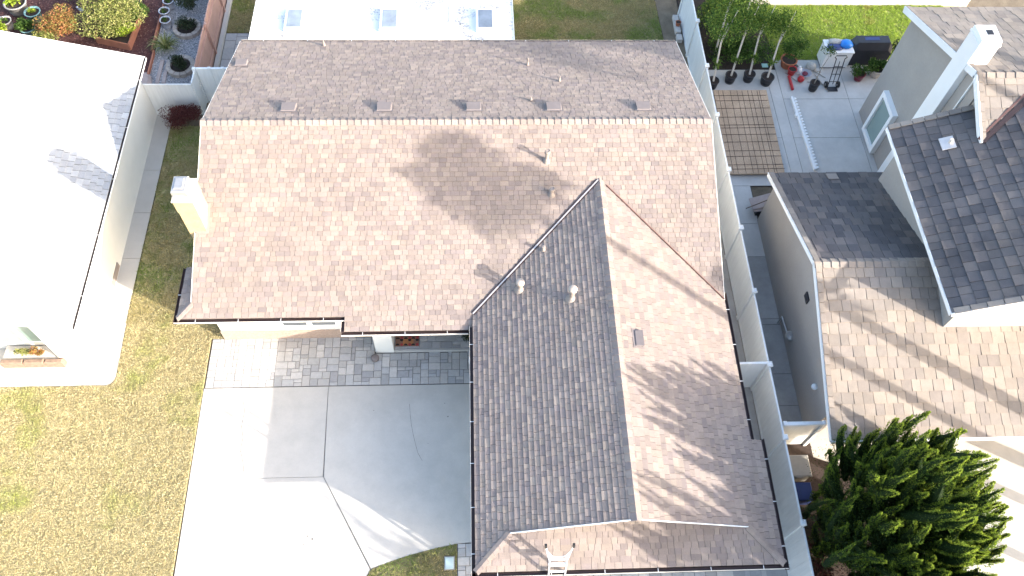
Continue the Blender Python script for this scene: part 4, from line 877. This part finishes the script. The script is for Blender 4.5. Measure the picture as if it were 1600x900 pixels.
shrub('bush', (-18.9,26.0,.35), (.5,.45,.4), 1800, .09, 'leaf_bright', 'yellow green leafy plant at the far left edge', seed=27, cat='bush')
solo('rock', MB().lathe((-19.2,26.9,-.03), [(.25,0),(.26,.1),(.15,.2),(.001,.22)], 9, sx=1.2), 'pot_beige', 'pale rock beside the beige pot at left edge', 'rock')
hs = MB()
for cx, r in ((-17.25,.17),(-16.95,.17)): hs.tube([(cx+r*math.cos(k*PI/10), 26.75+r*.8*math.sin(k*PI/10), .03) for k in range(20)], .016, 6)
solo('hose', hs, 'hose', 'pale hose coiled in loops on the mulch', 'hose')
t = thing('bird_figure', 'small gray bird garden figure beside the flowering bush', 'figure', (-15.75,27.0,0)); part('body', MB().tube([(-15.90,27.05,.52),(-15.80,27.02,.55),(-15.68,26.98,.50),(-15.55,26.95,.44)], [.02,.07,.08,.015], 10), 'pot_blue', t, True); part('head', MB().tube([(-15.90,27.06,.50),(-15.92,27.08,.62),(-15.97,27.08,.62)], [.03,.045,.008], 10), 'pot_blue', t, True); part('leg', MB().tube([(-15.72,26.99,.0),(-15.72,26.99,.48)], .012, 6), 'black_metal', t)
shrub('shrub', (-10.75,21.35,.50), (.78,.52,.55), 9000, .05, 'leaf_burgundy', 'round dark burgundy shrub in front of the white fence', seed=30, upbias=.2, lumps=14)
t = thing('flower_plant', 'orange flowering plant in the stone planter', 'plant', (-13.9,11.75,.26)); foliage('foliage', blob((-13.75,11.72,.42), (.22,.16,.18), 700, 7, 3), .06, 'leaf_red', t); foliage('leaves', blob((-14.2,11.76,.36), (.4,.12,.1), 500, 7, 4), .06, 'leaf_yellow', t)

# ------------------------------------------------------------------ right back yard
def potted_tree(c, H, lean, lab, seed, r=.22):
    t = thing('potted_tree', lab, 'tree', (c[0],c[1],0), 'potted trees along the white fence'); lr = random.Random(seed); pot(t, (c[0],c[1],0), r, .38, 'black_plastic', taper=.8)
    top = Vector((c[0]+lean[0], c[1]+lean[1], H)); b0 = Vector((c[0],c[1],.33)); mid = b0.lerp(top,.55)+Vector((lr.uniform(-.08,.08),lr.uniform(-.08,.08),0))
    part('trunk', MB().tube([b0, mid, b0.lerp(top,.85)], [.042,.034,.02], 8).tube([mid, mid.lerp(top,.5)+Vector((.16,.05,.1)), top+Vector((.3,.1,0))], [.028,.02,.01], 7), 'bark_pale', t)
    P = np.concatenate([blob(tuple(b0.lerp(top,.78)), (.85,.85,.75), 2100, 16, seed, .2), blob(tuple(b0.lerp(top,.25)), (.28,.28,.22), 250, 6, seed+1, .2)])
    foliage('crown', P, .085, 'leaf_tree', t, .2); return t
potted_tree((9.55,23.25), 3.0, (.15,.9), 'potted tree nearest the white fence corner', 1); potted_tree((10.32,23.55), 3.1, (.15,.7), 'second potted tree from the white fence', 2)
potted_tree((11.08,23.62), 3.0, (.1,.8), 'potted tree in the middle of the row', 3); potted_tree((11.78,23.45), 2.8, (.25,.9), 'last potted tree of the row beside terracotta pot', 4, .25)
potted_tree((9.9,24.9), 3.4, (.15,.6), 'tree with pale trunk behind the front row by fence', 5); potted_tree((10.9,25.4), 3.3, (.1,.6), 'tree with forked pale trunk behind the row', 6)
shrub('shrub', (10.3,26.4,.8), (1.2,1.2,.9), 6500, .09, 'leaf_tree', 'mass of green shrubs behind the potted trees', seed=41, lumps=16)
shrub('shrub', (11.6,26.6,.7), (.9,1.1,.8), 4000, .09, 'leaf_tree', 'green shrub right of the shrub mass by the lawn', seed=42, lumps=12)
shrub('shrub', (10.9,24.9,.4), (1.5,.7,.45), 5000, .08, 'leaf_mid', 'low dark ground cover behind the black pots', seed=46, lumps=16)
shrub('shrub', (9.6,28.3,1.0), (.9,.7,1.0), 2500, .09, 'leaf_tree', 'leafy shrub at the top edge beside the fence', seed=43)
shrub('shrub', (11.2,28.3,1.3), (.9,.6,.9), 2500, .09, 'leaf_bright', 'lit yellow green shrub at the top edge', seed=44)
solo('cloth_tag', MB().box(11.62,11.86,23.9,24.1,.42,.44), 'pot_teal', 'small green square card stuck in the potted tree', 'tag')
for i, y in enumerate((25.9,26.35,26.7,27.05)): solo('concrete_block', MB().bbox(8.48,8.70,y-.18,y+.15,.0,.19,.01), 'block_gray', ['nearest','second','third','farthest'][i]+' gray concrete block in the row beside fence', 'block', 'blocks along the fence')
t = thing('flower_pot', 'small terracotta pot on the blocks beside the fence', 'pot', (8.6,26.75,.19)); pot(t, (8.6,26.56,.19), .11, .18, 'terracotta')
t = thing('potted_shrub', 'leafy shrub in wide terracotta pot by the lawn', 'plant', (12.85,24.4,0)); pot(t, (12.85,24.42,0), .32, .36, 'terracotta'); foliage('foliage', blob((12.95,24.6,.8), (.7,.6,.5), 2200, 10, 5), .08, 'leaf_mid', t)
t = thing('potted_tree', 'thin bare sapling in black bucket beside the hand truck', 'tree', (13.62,23.1,0)); pot(t, (13.62,23.1,0), .19, .40, 'black_plastic', taper=.8)
part('trunk', MB().tube([(13.6,23.1,.34),(13.62,23.15,1.1),(13.75,23.2,1.8)], [.022,.016,.008], 7).tube([(13.62,23.12,.8),(13.5,23.3,1.4)], [.012,.006], 6), 'bark', t); foliage('crown', blob((13.75,23.3,1.7), (.35,.35,.4), 320, 7, 6, .1), .07, 'leaf_mid', t)
# hand truck
ht = thing('hand_truck', 'black two-wheeled hand truck standing on the patio', 'hand truck', (14.43,23.15,0))
def hp(x, s): return Vector((14.43+x, 23.22+.32*s, .18+1.05*s))
for x in (-.17,.17): part('frame_rail', MB().tube([hp(x,0), hp(x,1)], .018, 8), 'black_metal', ht)
part('middle_rail', MB().tube([hp(0,0), hp(0,.9)], .014, 8), 'black_metal', ht)
for s in (.1,.4,.7): part('cross_bar', MB().tube([hp(-.17,s), hp(.17,s)], .014, 8), 'black_metal', ht)
part('handle', MB().tube([hp(-.17,1), hp(-.24,1.06), hp(-.2,1.12), hp(.2,1.12), hp(.24,1.06), hp(.17,1)], .02, 8), 'black_metal', ht)
part('toe_plate', MB().box(14.22,14.64,22.98,23.22,.02,.035), 'black_metal', ht)
for x in (-.24,.24):
    w_ = part('wheel', MB().tube([(14.43+x-.04,23.25,.13),(14.43+x+.04,23.25,.13)], .13, 16), 'rubber', ht); part('hub', MB().tube([(14.43+x-.045,23.25,.13),(14.43+x+.045,23.25,.13)], .05, 12), 'metal_gray', w_)
# white cabinet with bags on top, covered grill
cb = thing('storage_cart', 'white storage cart with bags on top beside the grill', 'cart', (14.7,24.5,0))
part('body', MB().bbox(14.2,15.28,24.25,24.95,.08,.85,.02), 'white_paint', cb); part('base', MB().box(14.22,15.26,24.3,24.93,.0,.08), 'black_plastic', cb); part('lid', MB().bbox(14.17,15.31,24.22,24.98,.852,.90,.015), 'white_paint', cb)
def lumpbag(c, r, m, name, label, seed):
    lr = random.Random(seed); mb = MB(); n = 14; pr = [(.75,0),(1,.25),(.95,.6),(.6,.9),(.2,1.0),(.001,.98)]; v = []
    for rr_, z in pr:
        for k in range(n):
            a = 2*PI*k/n; q = rr_*(1+lr.uniform(-.14,.14)); v.append((c[0]+r[0]*q*math.cos(a), c[1]+r[1]*q*math.sin(a), c[2]+r[2]*z))
    mb.add(v, [(i*n+k, i*n+(k+1)%n, (i+1)*n+(k+1)%n, (i+1)*n+k) for i in range(len(pr)-1) for k in range(n)]+[tuple(range(n-1,-1,-1))]); solo(name, mb, m, label, 'bag', smooth=True)
lumpbag((15.02,24.62,.90), (.26,.26,.22), 'blue_plastic', 'plastic_bag', 'bright blue plastic bag on the white cart', 1)
lumpbag((14.6,24.78,.90), (.30,.15,.16), 'foam_gray', 'paper_bag', 'crumpled pale gray bag on the white cart', 2)
lumpbag((14.55,24.50,.90), (.32,.2,.10), 'navy', 'cloth_bag', 'flat dark navy cloth on the white cart', 3)
gr = thing('barbecue_grill', 'barbecue grill under a black fabric cover by the lawn', 'grill', (16.1,24.7,0))
mb = MB(); v = []; sec = [(.0,.33,.0),(.0,.36,.75),(.0,.34,.95),(.0,.18,1.18)]
xs = [15.30,15.45,16.75,16.92]; hs_ = [.92,1.15,1.15,.92]
for x, hh in zip(xs, hs_): v += [(x,24.42,.02),(x,24.40,hh*.72),(x,24.52,hh),(x,24.92,hh),(x,25.06,hh*.72),(x,25.04,.02)]
mb.add(v, [(i*6+k,(i+1)*6+k,(i+1)*6+(k+1)%6,i*6+(k+1)%6) for i in range(3) for k in range(6)]+[(5,4,3,2,1,0),(18,19,20,21,22,23)]); part('cover', mb, 'black_cover', gr)
part('cover_patch', MB().box(15.75,16.35,24.66,24.82,1.152,1.157), 'navy', gr)
pp('potted_plant', (15.62,23.65), .20, .34, 'burgundy', 'leaf_mid', 'leafy plant in burgundy pot in front of grill', 1000, (.42,.38,.34)); pp('potted_plant', (16.38,23.9), .26, .36, 'pot_beige', 'leaf_mid', 'broad leafy plant in white pot by the gray wall', 900, (.42,.4,.32), .2, .10)
shrub('shrub', (17.6,24.9,.4), (.5,.45,.5), 1400, .09, 'leaf_dark', 'dark shrub at the lawn edge behind the gray wall', seed=45)
t = thing('patio_chair', 'black metal patio chair against the gray wall corner', 'chair', (17.0,23.9,0)); part('seat', MB().box(16.75,17.2,23.65,24.1,.42,.45), 'black_metal', t); part('backrest', MB().tube([(17.2,23.65,.45),(17.28,23.65,.95),(17.28,24.1,.95),(17.2,24.1,.45)], .02, 8).box(17.23,17.25,23.7,24.05,.55,.92), 'black_metal', t); part('armrest', MB().tube([(16.78,24.08,.02),(16.76,24.1,.65),(16.95,24.1,.70),(17.24,24.1,.68)], .018, 8), 'black_metal', t)
for x, y in ((16.78,23.67),(17.17,23.67),(17.17,24.08)): part('leg', MB().tube([(x,y,.0),(x,y,.43)], .016, 8), 'black_metal', t)
# clutter by the terracotta pot
solo('red_tube', MB().tube([(12.80,23.05,.06),(12.78,23.75,.10)], .06, 10), 'red_plastic', 'long red plastic tube lying on the patio', 'tube')
solo('red_ball', MB().lathe((13.22,23.55,0), [(.02,0),(.10,.03),(.14,.13),(.10,.23),(.001,.27)], 16), 'red_plastic', 'round red ball among the patio clutter', 'ball', smooth=True)
t = thing('red_bucket', 'red bucket beside the terracotta pot', 'bucket', (12.95,23.95,0)); pot(t, (12.92,23.95,0), .17, .3, 'red_plastic')
solo('jug', MB().lathe((13.25,24.05,0), [(.10,0),(.11,.2),(.05,.28),(.04,.33),(.001,.33)], 12), 'white_paint', 'white plastic jug among the patio clutter', 'jug')
t = thing('bowl', 'gray basin among the patio clutter', 'bowl', (13.45,23.9,0)); part('basin', MB().lathe((13.48,23.9,0), [(.14,0),(.24,.14),(.26,.14),(.25,.12),(.13,.03),(.001,.03)], 18), 'pot_blue', t); part('rag', MB().lathe((13.48,23.9,.04), [(.1,0),(.12,.06),(.001,.1)], 8), 'burgundy', t)
for i, (a, b, lb) in enumerate([((13.5,23.5,.03),(14.15,23.35,.03),'nearest'),((13.35,24.3,.05),(13.95,23.6,.45),'leaning'),((13.8,24.2,.04),(14.3,23.7,.04),'middle'),((12.7,24.0,.03),(13.1,23.5,.03),'leftmost'),((13.9,23.9,.03),(14.25,22.95,.03),'thin')]):
    solo('stick', MB().tube([a,b], .014, 6), 'bark', lb+' bare stick in the patio clutter', 'stick', 'sticks in the clutter')
lumpbag((13.8,24.25,0), (.22,.2,.3), 'foam_gray', 'rubble_bag', 'pale crumpled bag between sticks and white cart', 4)
lumpbag((13.1,24.25,0), (.2,.16,.22), 'black_plastic', 'dark_bag', 'small black bag behind the clutter', 5)
# brown fibre mat under a rebar grid
fm = thing('fibre_mat', 'brown fibre mat under a steel mesh beside the white fence', 'mat', (10.6,20.8,0))
for x in (9.62,10.55,11.5): part('bearer', MB().box(x-.04,x+.04,18.85,22.8,.004,.10), 'rebar', fm)
part('mat_sheet', MB().prism([(9.47,18.74),(11.58,18.74),(11.68,22.93),(9.56,22.93)], .10, .16), 'fibre_mat', fm)
for i, x in enumerate((9.68,9.86,10.16,10.43,10.63,10.86,11.02,11.24,11.33)): part('mesh_bar', MB().bar((x-.04,18.76,.166), (x+.05,22.90,.166), .010), 'rebar', fm)
for i, y in enumerate((18.95,19.15,19.55,19.82,20.25,20.62,20.95,21.1,21.5,21.95,22.35,22.62)): part('mesh_bar', MB().bar((9.50,y,.176), (11.62,y+.02,.176), .010), 'rebar', fm)
# scalloped white trim lying on the patio
st = thing('scalloped_trim', 'long white scalloped trim strip lying on the patio', 'trim', (12.73,20.8,0))
part('strip', MB().prism([(12.63,22.65),(12.72,22.65),(12.86,19.0),(12.76,19.0)], .004, .10), 'white_paint', st)
for i in range(24):
    s = i/24; x = 12.74+.13*s; y = 22.6-3.6*s; part('scallop', MB().add([(x,y,.05),(x+.09,y-.03,.05),(x+.10,y-.08,.05),(x,y-.13,.05),(x,y,.10),(x+.09,y-.03,.10),(x+.10,y-.08,.10),(x,y-.13,.10)], [(0,1,2,3),(7,6,5,4),(0,4,5,1),(1,5,6,2),(2,6,7,3)]), 'white_paint', st)
solo('white_cube', MB().bbox(12.60,12.70,21.6,21.74,.004,.12,.01), 'white_paint', 'small white block beside the scalloped strip', 'block')
wp = thing('board_pile', 'gray scrap boards leaning at the gray wall corner', 'boards', (10.5,17.2,0))
part('board', MB().bar((9.95,17.2,.35), (10.7,17.3,.55), .5, .03), 'wood_gray', wp); part('board', MB().bar((10.0,17.05,.30), (10.75,17.05,.42), .3, .03), 'wood_gray', wp); part('stick', MB().tube([(9.7,16.95,.45),(10.9,17.3,.75)], .018, 6), 'bark_dark', wp); part('crate', MB().box(10.15,10.7,16.95,17.4,.005,.28), 'black_plastic', wp)
# bins in front of the sunlit gate
t = thing('storage_bin', 'gray plastic storage bin in front of sunlit gate', 'bin', (9.5,7.4,0)); part('body', MB().bbox(9.16,9.86,7.15,7.75,.004,.55,.03), 'bin_gray', t); part('lid', MB().bbox(9.13,9.89,7.12,7.78,.552,.62,.03), 'bin_gray', t); part('latch', MB().box(9.4,9.6,7.095,7.12,.45,.6), 'pot_gray', t)
t = thing('recycling_bin', 'blue bin half hidden behind the conifer and fence', 'bin', (9.5,6.7,0)); part('body', MB().bbox(9.2,9.8,6.45,6.95,.004,.5,.02), 'navy', t); part('lid', MB().bbox(9.18,9.82,6.43,6.97,.502,.54,.02), 'navy', t)
shrub('shrub', (9.75,4.6,.35), (.55,1.1,.35), 900, .09, 'leaf_burgundy', 'dry dark shrub at the conifer foot by the fence', seed=50)
